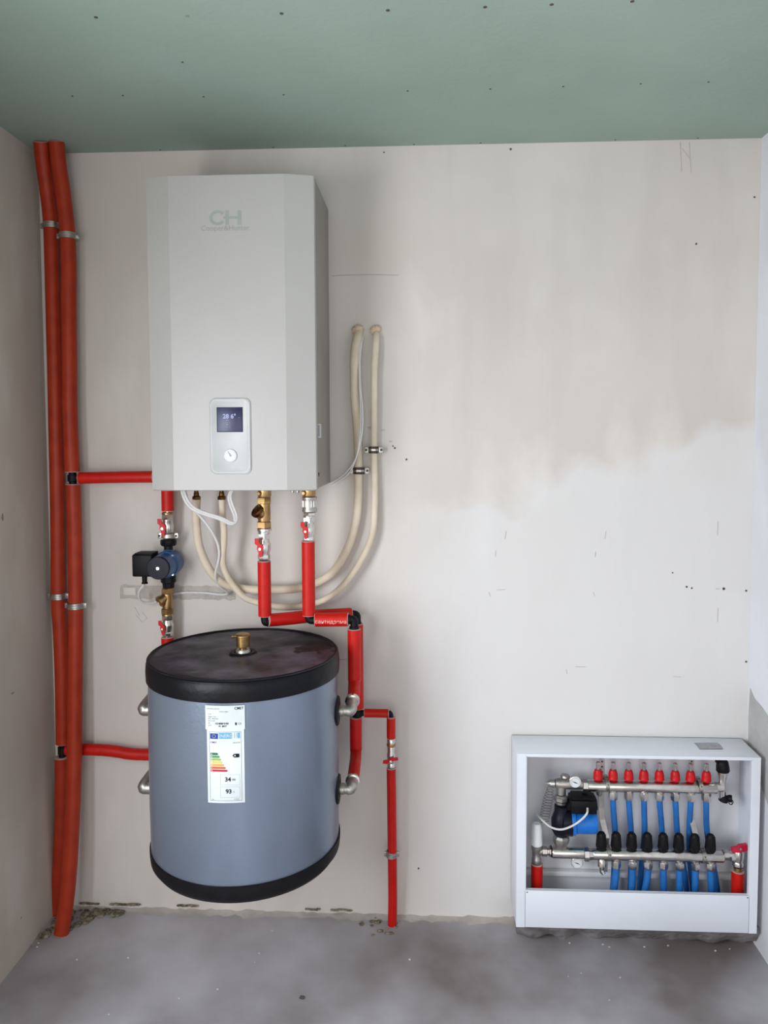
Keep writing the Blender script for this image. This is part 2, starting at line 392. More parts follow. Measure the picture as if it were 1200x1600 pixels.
# unpainted plaster patch on the right wall
b = MB(); vs = []; fs = []
def wr_pt(y, z): return (X1-.001, y, z)
out = [(-.012, .82), (-.05, .80), (-.10, .79), (-.22, .76), (-.30, .70), (-.30, .40), (-.012, .62), (-.006, .72)]
o_ = [(a+.008*noise.noise((a*40, z*40, 0)), z+.01*noise.noise((a*33, z*30, 2))) for a, z in out]
b.add([wr_pt(a, z) for a, z in o_], [list(range(len(o_)))])
b.add([(X1+.002, a, z) for a, z in o_], [list(range(len(o_)))])
link('bare_plaster_patch', b, mat('bare_plaster', (186, 184, 184), .9, 0, (172, 170, 168), 12, .3), bpy.data.objects['wall_right'])

# ================================================================== reusable fittings
def insul(name, path, r, m, parent, n=6, seg=28, label=None):
    """insulation sleeve: straight or bent tube with rounded rim and pale foam showing at each cut end"""
    P = [Vector(p) for p in path]; b = MB(); b.tube(P, r, seg, cap=False)
    t0 = (P[1]-P[0]).normalized(); t1 = (P[-1]-P[-2]).normalized()
    o = link(name, b, m, parent, label=label)
    for q, d_ in ((P[0], -t0), (P[-1], t1)): link('foam_end', MB().lathe(q, d_, [(r, 0), (r*.97, .0015), (r*.5, .0018)], seg), FOAM, o)
    return o
def lever(parent, c, k, m=REDP, flip=1):
    """butterfly lever: S shaped red blade on the spindle, c = spindle point on the valve front, k = metres per photo pixel"""
    o = Vector(c)
    b = MB(); b.lathe(o+Vector((0, .012, 0)), (0, -1, 0), [(3.2*k, 0), (3.2*k, .014)], 16); b.lathe(o+Vector((0, 0, 0)), (0, -1, 0), [(2.4*k, 0), (2.4*k, .011)], 6)
    h = link('handle', MB().prism([(f*flip*k, g*k) for f, g in [(-8, 16), (-2, 16), (-1, 9), (3, 7), (5, 2), (4, -3), (3, -12), (-1, -13), (-3, -4), (-5, 0), (-4, 5), (-8, 8)]][::flip], o+Vector((0, -.004, 0)), (1, 0, 0), (0, 0, 1), .006), m, parent)
    link('spindle', b, CHROME, h)
    return h
def ball_valve(px, Y, y0, y1, label, hw=10, group='ball valves with red butterfly levers', brass_top=False):
    k = sc(Y); L_ = y1-y0; x = at(px, y0, Y)
    t = thing('ball_valve', label, 'valve', (x.x, Y, at(px, y1, Y).z), group)
    b = MB()
    vprof(b, px, Y, [(hw*.9, y0), (hw*1.0, y0+1), (hw*1.0, y0+L_*.22), (hw*.85, y0+L_*.24)], 6, .26)
    vprof(b, px, Y, [(hw*.78, y0+L_*.2), (hw*.86, y0+L_*.32), (hw*1.02, y0+L_*.42), (hw*1.02, y0+L_*.62), (hw*.84, y0+L_*.74), (hw*.80, y0+L_*.86)], 28)
    vprof(b, px, Y, [(hw*.9, y0+L_*.80), (hw*.95, y0+L_*.82), (hw*.95, y0+L_*.97), (hw*.88, y1)], 8, .1)
    link('valve_body', b, CHROME, t)
    b = MB(); vprof(b, px, Y, [(hw*.86, y0-3), (hw*.92, y0-2), (hw*.92, y0+.5), (hw*.8, y0+1)], 28); link('union_ring', b, BRASS if brass_top else CHROME, t)
    c = at(px-3, (y0+y1)/2+2, Y); lever(t, (x.x-3*k, Y-hw*k*1.05-.006, c.z), k*L_/40)
    return t
def pipe_clamp(px, py, Y, r, label, ear=7, m=STEEL, group='steel pipe clamps on the risers', yback=0, h=5.0):
    p = at(px, py, Y); k = sc(Y)
    t = thing('pipe_clamp', label, 'clamp', (p.x, Y, p.z-h*k), group)
    b = MB(); b.lathe((p.x, Y, p.z-h*k), (0, 0, 1), [(r+.001, 0), (r+.0035, .001), (r+.0035, 2*h*k-.001), (r+.001, 2*h*k)], 32, cap=False)
    b.lathe((p.x, Y, p.z-h*k*.4), (0, 0, 1), [(r+.0035, 0), (r+.0048, .001), (r+.0048, h*k*.7), (r+.0035, h*k*.8)], 32, cap=False)
    link('band', b, m, t)
    for s in (-1, 1):
        e = MB(); cx = p.x+s*(r+ear*k*.45); e.box(cx-ear*k*.55, cx+ear*k*.55, Y-.004, Y-.0015, p.z-h*k*.8, p.z+h*k*.8, .0008); e.box(cx-ear*k*.55, cx+ear*k*.55, Y+.0015, Y+.004, p.z-h*k*.8, p.z+h*k*.8, .0008)
        eo = link('ear', e, m, t)
        link('screw', MB().lathe((cx, Y-.004, p.z), (0, -1, 0), [(.0032, 0), (.0032, .003), (.002, .004)], 12), m, eo)
    if Y < -.01:
        link('wall_stud', MB().lathe((p.x, Y+r+.002, p.z), (0, 1, 0), [(.004, 0), (.004, max(.004, -Y-r-.002))], 12), m, t)
    return t
def elbow(parent, pts, r, m=BLK, name='elbow', collars=True, seg=20):
    P = [Vector(p) for p in pts]; b = MB(); b.tube(smooth(P, 5), r, seg)
    if collars:
        for a, c in ((P[0], P[1]), (P[-1], P[-2])):
            d = (c-a).normalized(); b.lathe(a, d, [(r*1.1, 0), (r*1.22, .001), (r*1.22, .008), (r*1.1, .009)], seg)
    return link(name, b, m, parent)

# ================================================================== left risers
def yr(z, a): return a
L1 = [(64, 221, -.099), (68, 258, -.080), (74, 300, -.055), (79, 345, -.042), (81, 400, -.040), (83, 480, -.038), (86, 600, -.038), (88, 700, -.038), (90, 800, -.038), (91, 930, -.038), (94, 985, -.038), (97, 1060, -.040), (98.5, 1161, -.040)]
L2 = [(97, 1183, -.040), (97, 1250, -.038), (95, 1320, -.036), (90, 1390, -.034), (86, 1430, -.030)]
t = thing('riser_pipe', 'orange red insulated riser nearest the left wall, with a tee low down', 'pipe', at(86, 1430, -.030), 'orange red insulated risers in the left corner')
rL = 11.3*sc(-.05)
p_top = atz(64, 221, H); P = px_path(L1, 6); P[0] = Vector((P[0].x, P[0].y, H))
insul('insulation', P, rL, REDO, t); Q = px_path(L2, 6); Q[-1].z = 0.002
insul('insulation', Q, rL, REDO, t)
a, c = P[-1], Q[0]
b = MB(); b.tube([a+Vector((0, 0, .01)), c-Vector((0, 0, .01))], rL*.52, 20); m_ = (a+c)/2; b.lathe(m_-Vector((0, 0, .014)), (0, 0, 1), [(rL*.52, 0), (rL*.66, .002), (rL*.66, .026), (rL*.52, .028)], 20)
b.tube([m_, m_+Vector((.04, 0, 0))], rL*.5, 16); link('tee_fitting', b, BLK, t)
TEE_L = m_
R1 = [(88, 221, -.096), (92, 258, -.085), (97, 292, -.078), (102, 330, -.070), (105.5, 368, -.064), (107.5, 420, -.062), (107.5, 480, -.062), (108.5, 560, -.062), (109, 630, -.062), (111, 690, -.062), (113, 737, -.062)]
R2 = [(114, 757, -.062), (116, 817, -.062), (117.5, 880, -.062), (118.5, 945, -.064), (118, 1030, -.072), (117, 1110, -.080), (116, 1200, -.090), (112, 1305, -.108), (106, 1390, -.125), (96, 1459, -.1404)]
t = thing('riser_pipe', 'orange red insulated riser, right one of the corner pair, with its tee at mid height', 'pipe', atz(96, 1455, 0), 'orange red insulated risers in the left corner')
P = px_path(R1, 6); P[0] = Vector((P[0].x, P[0].y, H)); rR = 11.6*sc(-.06)
insul('insulation', P, rR, REDO, t); Q = px_path(R2, 6); Q[-1].z = .002
insul('insulation', Q, rR, REDO, t)
a, c = P[-1], Q[0]; m_ = (a+c)/2; TEE_R = m_
b = MB(); b.tube([a+Vector((0, 0, .01)), c-Vector((0, 0, .01))], rR*.52, 20); b.lathe(m_-Vector((0, 0, .012)), (0, 0, 1), [(rR*.52, 0), (rR*.68, .002), (rR*.68, .022), (rR*.52, .024)], 20)
b.tube([m_, m_+Vector((.035, 0, 0))], rR*.5, 16); link('tee_fitting', b, BLK, t)
pipe_clamp(80.5, 353, -.041, rL, 'steel clamp at the top of the riser nearest the left wall', ear=6)
pipe_clamp(106, 369, -.064, rR, 'steel clamp at the top of the right hand riser, under the ceiling bend', ear=6)
pipe_clamp(91.5, 931, -.038, rL, 'steel clamp at mid height on the riser nearest the left wall', ear=6)
pipe_clamp(118.5, 946, -.064, rR, 'steel clamp at mid height on the right hand riser, left of the pump', ear=6)

# ---- branch from the right riser to the pump column, behind the heating unit
XC, YC = at(261.5, 780, -.062).x, -.062
zb = at(200, 745.5, YC).z
t = thing('branch_pipe', 'short level red insulated pipe from the riser to the heating unit', 'pipe', (TEE_R.x+.03, YC, zb))
insul('insulation', [(TEE_R.x+.024, YC, zb-.003), (-1.0, YC, zb), (XC-.045, YC, zb+.001)], 9.3*sc(YC), RED, t)
elbow(t, [(XC-.045, YC, zb), (XC-.006, YC, zb), (XC, YC, zb-.006), (XC, YC, zb-.045)], .011)
# ---- low branch from the left riser to the back of the tank
t = thing('branch_pipe', 'frayed red insulated pipe running low from the risers to behind the tank', 'pipe', at(127, 1172, -.045))
P = px_path([(104, 1171, -.040), (150, 1171.5, -.042), (180, 1174, -.042), (205, 1178, -.042), (232, 1179, -.042), (290, 1179, -.045)], 6)
b = MB(); rs = [9.3*sc(-.04)*(1+.05*noise.noise((p.x*60, 1, 0))) for p in P]; b.tube(P, rs, 24); link('insulation', b, RED, t)

# ================================================================== pump column left of the heating unit
def seg_pipe(px, Y, y0, y1, hw, label, m=RED, yb=None):
    p0, p1 = at(px, y0, Y), at(px, y1, Y); x = p0.x
    t = thing('insulated_pipe', label, 'pipe', (x, Y, min(p0.z, p1.z)))
    insul('insulation', [(x, Y, p0.z), (x, Y, p1.z)], hw*sc(Y), m, t)
    link('inner_tube', MB().lathe((x, Y, min(p0.z, p1.z)-.012), (0, 0, 1), [(hw*sc(Y)*.5, 0), (hw*sc(Y)*.5, abs(p0.z-p1.z)+.024)], 18), CHROME, t)
    return t
seg_pipe(261.5, YC, 762, 798, 9.7, 'short red insulated pipe dropping beside the heating unit to the pump valve')
ball_valve(261.5, YC, 803, 841, 'ball valve with red lever directly above the blue circulation pump', 9.5, brass_top=True)
# bracket ears round the valve
k = sc(YC); z0 = at(261, 837, YC).z
t = thing('pipe_clamp', 'zinc plated clamp with two ears holding the pipe just above the pump', 'clamp', (XC, YC, z0-.01), 'steel pipe clamps on the risers')
b = MB(); b.lathe((XC, YC, z0-.007), (0, 0, 1), [(.0215, 0), (.0225, .001), (.0225, .013), (.0215, .014)], 28, cap=False); link('band', b, STEEL, t)
for s in (-1, 1):
    e = MB(); e.box(XC+s*.0225-.001 if s > 0 else XC-.034, XC+.034 if s > 0 else XC-.0215, YC-.003, YC+.002, z0-.009, z0+.009, .001); eo = link('ear', e, CHROME, t)
    link('screw', MB().lathe((XC+s*.028, YC-.003, z0), (0, -1, 0), [(.004, 0), (.004, .003), (.002, .004)], 12), DARK, eo)
# circulation pump
z = lambda py: at(261.5, py, YC).z
t = thing('circulation_pump', 'blue circulation pump with round black face and side terminal box', 'pump', (XC, YC, z(918)))
b = MB(); vprof(b, 263, YC, [(11.5, 843), (12.5, 844), (12.5, 850), (11, 852.5)], 10); vprof(b, 263, YC, [(7, 852), (7, 860)], 20); link('union_nut', b, BLK, t)
b = MB(); vprof(b, 263, YC, [(8, 893), (8, 899)], 20); vprof(b, 263, YC, [(12, 899), (12, 909), (9.5, 911), (9, 918)], 10); link('union_nut', b, BLK, t)
zc = z(880); b = MB()
b.lathe((XC, YC, z(899)), (0, 0, 1), [(.015, 0), (.02, .01), (.022, .03), (.022, z(858)-z(899)-.03), (.019, z(858)-z(899)-.008), (.014, z(858)-z(899))], 24)
b.lathe((XC, YC+.035, zc), (0, -1, 0), [(.030, 0), (.041, .006), (.043, .03), (.044, .055), (.044, .066), (.040, .070)], 36)
b.box(XC-.032, XC+.034, YC-.036, YC-.022, zc-.037, zc+.037, .006); link('pump_housing', b, BLUEP, t)
b = MB(); b.lathe((XC, YC-.03, zc), (0, -1, 0), [(.040, 0), (.039, .03), (.0375, .055), (.0365, .062)], 36); link('motor_shell', b, BLUEP, t)
fy = YC-.092
ob = link('motor_face', MB().lathe((XC, fy, zc), (0, -1, 0), [(.0372, 0), (.0372, .006), (.035, .010), (.008, .0105)], 36), NAVY, t)
link('vent_screw', MB().lathe((XC, fy-.010, zc), (0, -1, 0), [(.0062, 0), (.0062, .003), (.005, .004)], 20), CHROME, ob)
link('screw_slot', MB().box(XC-.005, XC+.005, fy-.0146, fy-.0138, zc-.0006, zc+.0006), DARK, ob)
for sx, sz in ((1, 1), (1, -1), (-1, 1), (-1, -1)):
    link('bolt', MB().lathe((XC+sx*.026, YC-.036, zc+sz*.031), (0, -1, 0), [(.0035, 0), (.0035, .004)], 12), CHROME, t)
pa, pb = at(211, 863, YC-.055), at(243, 899, YC-.055)
b = MB(); b.box(pa.x, pb.x, YC-.085, YC-.02, pb.z, pa.z-.003, .005, 3); b.box(pa.x+.006, pb.x, YC-.08, YC-.022, pa.z-.006, pa.z+.001, .003); tb = link('terminal_box', b, BLK, t)
gx = at(226, 905, YC-.05).x; GL = Vector((gx, YC-.05, at(226, 912, YC-.05).z))
link('cable_gland', MB().lathe(GL, (0, 0, 1), [(.010, 0), (.010, .004), (.008, .006), (.0085, .03), (.0085, .036)], 16), BLK, tb)
# brass strainer below the pump
def strainer(px, Y, y0, y1, label, side, k1=1.0, down=True):
    x = at(px, y0, Y).x; k = sc(Y); zz = lambda py: at(px, py, Y).z; L_ = y1-y0
    t = thing('strainer', label, 'strainer', (x, Y, zz(y1)), 'brass Y strainers')
    b = MB(); w = 10*k1
    vprof(b, px, Y, [(w, y0), (w*1.05, y0+1), (w*1.05, y0+L_*.2), (w*.9, y0+L_*.22)], 6, .26)
    vprof(b, px, Y, [(w*.86, y0+L_*.18), (w*.9, y0+L_*.4), (w*.9, y0+L_*.7), (w*.8, y0+L_*.82)], 24)
    vprof(b, px, Y, [(w*.95, y0+L_*.78), (w*1.08, y0+L_*.8), (w*1.08, y0+L_*.98), (w*1, y1)], 6, .26)
    link('strainer_body', b, BRASS, t)
    mid = Vector((x, Y, zz(y0+L_*(.62 if not down else .30)))); d = Vector((side*.62, -.55, .62 if not down else -.5)).normalized()
    b = MB(); b.lathe(mid, d, [(w*k*.75, 0), (w*k*.82, .012), (w*k*.88, .024)], 24); link('filter_branch', b, BRASS, t)
    cp = MB(); cp.lathe(mid+d*.024, d, [(w*k*.98, 0), (w*k*1.0, .002), (w*k*1.0, .010), (w*k*.9, .012), (w*k*.78, .0125), (w*k*.74, .009), (w*k*.3, .009), (w*k*.28, .012), (0, .012)], 24); link('filter_cap', cp, DBRASS if not down else BRASS, t)
    return t
strainer(261.5, YC, 919, 959, 'brass strainer between the blue pump and the lower red lever valve', -1, .95)
ball_valve(261.5, YC, 961, 993, 'ball valve with red lever under the strainer, just above the tank', 9.3, brass_top=True)
seg_pipe(261.5, YC, 996, 1060, 9.7, 'short red insulated pipe disappearing behind the left of the tank lid')

# ================================================================== heating unit
bx0, bx1, bz0, bz1, bd = -.8135, -.3225, 1.4993, 2.4016, .32
t = thing('heating_unit', 'tall pale grey wall hung heating unit with display and round gauge', 'heating unit', ((bx0+bx1)/2, -.16, bz0))
HU = t
b = MB(); b.box(bx0+.001, bx1-.001, -bd+.004, -.002, bz0+.002, bz1-.002, .002)
link('casing', b, CASES, t)
# front panel: flat middle with two bevelled sides
xl = at(266.5, 500, -.342).x; xr = at(446, 500, -.342).x
b = MB(); b.prism([(bx0, -bd+.02), (bx0, -bd), (xl-.004, -.3405), (xl, -.342), (xr, -.342), (xr+.004, -.3408), (bx1-.002, -bd), (bx1, -bd+.004), (bx1, -bd+.02)], (0, 0, (bz0+bz1)/2), (1, 0, 0), (0, 1, 0), bz1-bz0)
fp = link('front_panel', b, CASE, t, ang=2.5)
link('bottom_lip', MB().box(bx0+.004, bx1-.004, -.325, -.30, bz0-.003, bz0, .001), CASES, t)
# logo
yF = -.3425
def fmap(px, py, Y=yF, tx=0):
    o = at(px, py, Y); return lambda u, v: (o.x+u, Y, o.z+v)
k = sc(yF)
lg = MB(); fn = fmap(353, 340)
def rect(b, x0, x1, y0, y1, fn): b.add([fn(x0, y0), fn(x1, y0), fn(x1, y1), fn(x0, y1)], [[0, 1, 2, 3]])
def arc(b, cx, cy, r0, r1, a0, a1, fn, n=22, sx=1.0):
    vs = [];
    for i in range(n+1):
        a = math.radians(a0+(a1-a0)*i/n)
        for r in (r0, r1): vs.append(fn(cx+math.cos(a)*r*sx, cy+math.sin(a)*r))
    b.add(vs, [[2*i, 2*i+1, 2*i+3, 2*i+2] for i in range(n)])
arc(lg, -13*k, 0, 7*k, 11.5*k, 35, 325, fn, sx=1.15)
rect(lg, -4*k, -1*k, -2.2*k, 2.2*k, fn); rect(lg, -1*k, 4.6*k, -11*k, 11*k, fn)
rect(lg, 4.6*k, 18*k, -2.2*k, 2.2*k, fn); rect(lg, 18*k, 24*k, -11*k, 11*k, fn)
link('logo', lg, LOGO, fp)
link('lettering', put_text('Cooper&Hunter', 11.4*k, fmap(352, 356.5)), LOGO2, fp)
# control panel
pa, pb = at(327, 622, -.345), at(393, 741, -.345); cx, cz = (pa.x+pb.x)/2, (pa.z+pb.z)/2; w2, h2 = (pb.x-pa.x)/2, (pa.z-pb.z)/2
def rrect(w, h, r, n=7):
    o = []
    for sx, sy, a0 in ((1, 1, 0), (-1, 1, 90), (-1, -1, 180), (1, -1, 270)):
        for i in range(n+1):
            a = math.radians(a0+90*i/n); o.append((sx*(w-r)+math.cos(a)*r, sy*(h-r)+math.sin(a)*r))
    return o
b = MB(); n = None
loops = [(w2, h2, .018, -.342), (w2, h2, .018, -.3445), (w2-.003, h2-.003, .017, -.3475), (w2-.007, h2-.007, .014, -.3478), (w2-.010, h2-.010, .012, -.346)]
vs = []
for (w, h, r, y) in loops:
    o_ = rrect(w, h, r); n = len(o_); vs += [(cx+a, y, cz+c) for a, c in o_]
fs = [[i*n+j, i*n+(j+1) % n, (i+1)*n+(j+1) % n, (i+1)*n+j] for i in range(len(loops)-1) for j in range(n)]+[[(len(loops)-1)*n+j for j in range(n)]]
b.add(vs, fs); cp = link('control_panel', b, BEZEL, t)
pa, pb = at(338.5, 636.5, -.3465), at(379.5, 675, -.3465)
scx, scz, sw, sh = (pa.x+pb.x)/2, (pa.z+pb.z)/2, pb.x-pa.x, pa.z-pb.z
link('screen_frame', MB().box(pa.x, pb.x, -.3475, -.3455, pb.z, pa.z, .0005), INK, cp)
sr = link('screen', MB().box(pa.x+.0015, pb.x-.0015, -.3482, -.347, pb.z+.0015, pa.z-.0015, .0003), SCREEN, cp)
fs_ = lambda du, dv: (lambda u, v: (scx+du+u, -.34845, scz+dv+v))
b = put_text('28', 9.5*k, fs_(-6*k, 5*k), bold=.0003); put_text('6°', 9.5*k, fs_(6*k, 5*k), b, bold=.0003); put_text('.', 8*k, fs_(15*k, 5*k), b)
for i in range(4): put_text('- -  -' if i % 2 else '= -', 4*k, fs_(-3*k, (-1-3.4*i)*k), b)
link('digits', b, SCRTXT, sr)
g = at(360, 712, -.347)
gg = link('pressure_gauge', MB().lathe((g.x, -.3455, g.z), (0, -1, 0), [(10.4*k, 0), (10.4*k, .0035), (9.6*k, .005), (9.3*k, .004), (0, .004)], 36), GAUGE, cp)
b = MB(); b.prism([(-4.2*k, 6.2*k), (-3.6*k, 6.5*k), (1.2*k, .6*k), (.8*k, -.9*k), (-.9*k, -.5*k)], (g.x+.5*k, -.3502, g.z), (1, 0, 0), (0, 0, 1), .0008)
b.lathe((g.x+.5*k, -.3497, g.z), (0, -1, 0), [(1.4*k, 0), (1.4*k, .0012)], 12); link('needle', b, TAPE, gg)
b = MB()
for i in range(11):
    a = math.radians(225-27*i); ux, uz = math.cos(a), math.sin(a)
    b.prism([(6.9*k, -.22*k), (8.2*k, -.22*k), (8.2*k, .22*k), (6.9*k, .22*k)], (g.x, -.3497, g.z), (ux, 0, uz), (-uz, 0, ux), .0003)
link('scale_mark', b, TAPE, gg)
# side details
xs = bx1+.0002
b = MB(); za, zb_ = at(497, 662, -.28).z, at(497, 684, -.28).z; b.box(xs-.001, xs+.0006, -.290, -.225, zb_, za); sl = link('rating_sticker', b, PAPER, t)
b = MB(); b.box(xs, xs+.0012, -.285, -.270, zb_+.004, za-.004); link('sticker_print', b, GINK, sl)
link('side_screw', MB().lathe((bx1-.001, -.285, at(497, 741, -.28).z), (1, 0, 0), [(.005, 0), (.005, .003)], 14), DBRASS, t)
link('side_seam', MB().box(xs-.001, xs+.0008, -.2995, -.2975, bz0+.002, bz1-.002), CASES, t)
# small stub under the unit
for px in (457, 465):
    b = MB(); vprof(b, px, -.22, [(2.6, 762), (2.6, 769.5), (2, 770)], 14); link('drain_stub', b, STEEL, t)

# ---- hydraulic outlets: left (px 412) and right (px 482)
YO = -.215
def outlet(px, y0, y1, label):
    x = at(px, y0, YO).x; t = thing('brass_connector', label, 'connector', (x, YO, at(px, y1, YO).z), 'brass connectors under the heating unit')
    b = MB(); vprof(b, px, YO, [(9, y0), (9, y0+4), (10.5, y0+5), (10.5, y1-2), (9.5, y1)], 24); link('body', b, BRASS, t)
    link('test_plug', MB().lathe((x-.010, YO-.014, at(px, (y0+y1)/2+3, YO).z), (-.3, -1, 0), [(.0065, 0), (.0065, .010), (.005, .012)], 14), BRASS, t)
outlet(413, 758, 777, 'shiny brass connector above the large strainer under the heating unit')
outlet(482.5, 758, 776, 'shiny brass connector under the right corner of the heating unit')
t = strainer(412.5, YO, 777, 825, 'large brass strainer with open dark cap below the heating unit', -1, 1.12, down=False)
ball_valve(412.5, YO, 833, 874, 'ball valve with red lever directly below the large brass strainer', 10.3)
b = MB(); vprof(b, 413, YO, [(10.5, 825), (11.3, 826), (11.3, 829), (9, 830), (9, 833)], 28); tag(link('nickel_ring', b, CHROME), 'nickel ring fitting between the large strainer and its valve', 'fitting')
t = thing('compression_coupling', 'ribbed matt nickel coupling below the right brass connector', 'coupling', at(482.5, 803, YO))
b = MB(); vprof(b, 483.5, YO, [(10.8, 776), (11.8, 777), (11.8, 779), (11.0, 781), (10.8, 793), (11.9, 796), (11.9, 799), (10, 801)], 32); cb = link('sleeve', b, STEEL, t)
b = MB()
for i in range(7):
    a = PI*(.1+.8*i/6); x_ = at(483.5, 780, YO).x; b.box(x_+math.cos(a)*10.9*sc(YO)-.0012, x_+math.cos(a)*10.9*sc(YO)+.0012, YO-math.sin(a)*10.9*sc(YO)-.0012, YO-math.sin(a)*10.9*sc(YO)+.0012, at(480, 792, YO).z, at(480, 782, YO).z)
link('rib', b, STEEL, cb); b = MB(); vprof(b, 483.5, YO, [(9, 800), (9.6, 801), (9.6, 805), (8.6, 806)], 6); link('nut', b, CHROME, t)
ball_valve(482.5, YO, 808, 845, 'ball valve with red lever under the ribbed nickel coupling', 9.8)

# ---- pipework of the left outlet: down, then right and back to the rear drop
rp = 10.4*sc(YO)
YB = -.085   # rear run close to the wall
x1 = at(413, 900, YO).x; z_e = at(412, 970, YO).z
t = thing('insulated_pipe', 'red insulated pipe dropping from the left outlet valve to a black elbow', 'pipe', (x1, YO, z_e))
insul('insulation', [(x1, YO, at(413, 877, YO).z), (x1, YO, at(413, 962, YO).z)], rp, RED, t)
elbow(t, [(x1, YO, at(413, 958, YO).z), (x1, YO, z_e+.006), (x1+.003, YO, z_e-.004), (x1+.014, YO+.005, z_e-.004)], .0125)
t = thing('insulated_pipe', 'sloping red insulated pipe running right behind the front pipes to the wall', 'pipe', at(418, 967, YO))
P = px_path([(419, 969, YO), (450, 966.5, YO+.035), (490, 962.5, -.135), (548, 959.5, YB)], 5); insul('insulation', P, rp, RED, t)
xb = at(557.5, 970, YB).x
elbow(t, [P[-1]-Vector((.01, 0, 0)), P[-1]+Vector((.008, .0, 0)), Vector((xb, YB, P[-1].z-.006)), Vector((xb, YB, P[-1].z-.034))], .0125)
t = thing('insulated_pipe', 'rear red insulated drop half hidden behind the front one, by the tank', 'pipe', (xb, YB, at(557, 1112, YB).z))
insul('insulation', [(xb, YB, at(557, 975, YB).z), (xb, YB, at(557, 1106, YB).z)], 10.0*sc(YB), RED, t)
zt = at(557, 1114, YB).z
b = MB(); b.tube([(xb, YB, zt+.03), (xb, YB, zt-.03)], .012, 20); b.lathe((xb, YB, zt-.013), (0, 0, 1), [(.012, 0), (.0155, .002), (.0155, .024), (.012, .026)], 20); b.tube([(xb, YB, zt), (xb+.03, YB, zt)], .010, 16); link('tee_fitting', b, BLK, t)
# lower piece to the tank
xT, yT, rT = at(379.5, 1025, -.34).x+.005, -.342, .276
YP = -.30
t = thing('insulated_pipe', 'red insulated pipe below the black tee, bending in to the lower tank elbow', 'pipe', (xb, YB, at(557, 1175, YB).z))
xb2 = at(556, 1150, YB).x
insul('insulation', [(xb2, YB, at(556, 1121, YB).z), (xb2, YB, at(556, 1172, YB).z)], 9.6*sc(YB), RED, t)
pE2 = at(551.5, 1219, -.265); insul('insulation', smooth([(xb2, YB, at(556, 1173, YB).z), at(555.5, 1186, -.125), at(554, 1200, -.195), pE2], 5), .0185, RED, t)
# ---- right outlet: down, elbow, right, elbow, down to the upper tank port
x2 = at(482, 900, YO).x; zh = at(515, 967.5, YO).z
t = thing('insulated_pipe', 'long red insulated pipe dropping from the right outlet valve', 'pipe', (x2, YO, zh))
insul('insulation', [(x2, YO, at(482, 846, YO).z), (x2, YO, at(482, 961, YO).z)], rp, RED, t)
elbow(t, [(x2, YO, zh+.02), (x2, YO, zh+.004), (x2+.006, YO, zh-.003), (x2+.024, YO, zh-.003)], .0125)
t = thing('insulated_pipe', 'short level red insulated pipe with white printed lettering', 'pipe', (x2+.03, YO, zh-.02))
xa, xe = at(493, 967, YO).x, at(543.5, 967, YO).x
ins = insul('insulation', [(xa, YO, zh-.002), (xe, YO, zh)], rp*1.06, RED, t)
r_ = rp*1.06+.0004
fnp = lambda u, v: ((xa+xe)/2+u, YO-r_*math.cos(v/r_-.12), zh-.001+r_*math.sin(v/r_-.12))
link('lettering', put_text('сантидрема', 8.6*sc(YO), fnp), mat('white_print', (240, 190, 180), .6), ins)
x3 = at(553.5, 985, YO).x
elbow(t, [(xe, YO, zh), (x3-.006, YO, zh), (x3, YO, zh-.006), (x3, YO, zh-.03)], .0125)
t = thing('insulated_pipe', 'front red insulated drop beside the tank lid, ending at the upper elbow', 'pipe', (x3, YO, at(554, 1066, YO).z))
insul('insulation', [(x3, YO, at(554, 983, YO).z), (x3, YO, at(554, 1062, YO).z)], rp*1.02, RED, t)
pE1 = at(551, 1093, -.285); insul('insulation', smooth([(x3-.001, YO, at(554, 1063, YO).z), at(553.5, 1072, -.23), pE1+Vector((.002, .018, .009)), pE1], 5), .019, RED, t)

# ---- thin branch to the floor
t = thing('branch_pipe', 'thin red insulated branch leaving the black tee to the right', 'pipe', (xb+.03, YB, zt-.01))
xe2 = at(607, 1113, YB).x; insul('insulation', [(xb+.024, YB, zt), (xe2, YB, zt)], 6.8*sc(YB), RED, t)
x4 = at(611, 1130, YB).x; elbow(t, [(xe2, YB, zt), (x4-.004, YB, zt), (x4, YB, zt-.004), (x4, YB, zt-.022)], .0075)
t = thing('insulated_pipe', 'short thin red insulated drop above the small drain valve', 'pipe', (x4, YB, at(611, 1152, YB).z))
insul('insulation', [(x4, YB, at(611, 1121, YB).z), (x4, YB, at(611, 1153, YB).z)], 7.0*sc(YB), RED, t)
t = thing('drain_valve', 'small nickel drain valve with slanted red cross handle', 'valve', (x4, YB, at(611, 1200, YB).z))
b = MB(); vprof(b, 611, YB, [(6, 1154), (6.6, 1155), (6.6, 1163), (5.4, 1164), (6, 1166), (6, 1174), (7, 1178), (7, 1189), (5.6, 1192), (6, 1193), (6, 1198)], 16); link('valve_body', b, CHROME, t)
b = MB(); vprof(b, 611, YB, [(6.9, 1161), (7.1, 1162), (7.1, 1165), (6.6, 1166)], 16); link('brass_ring', b, BRASS, t)
zv = at(611, 1184.5, YB).z; k = sc(YB)
h = link('handle', MB().prism([(-13*k, -4.5*k), (-12.5*k, -.5*k), (-6*k, 1*k), (-2*k, 4*k), (11*k, 5*k), (11.5*k, 1.2*k), (4*k, 0), (0, -3*k), (-6*k, -5*k)], (x4, YB-.020, zv), (1, 0, 0), (0, 0, 1), .007), REDP, t)
link('spindle', MB().lathe((x4, YB-.010, zv), (0, -1, 0), [(.004, 0), (.004, .018)], 12), CHROME, h)
t = thing('insulated_pipe', 'long thin red insulated pipe running down the wall into the floor', 'pipe', (x4, -.05, 0))
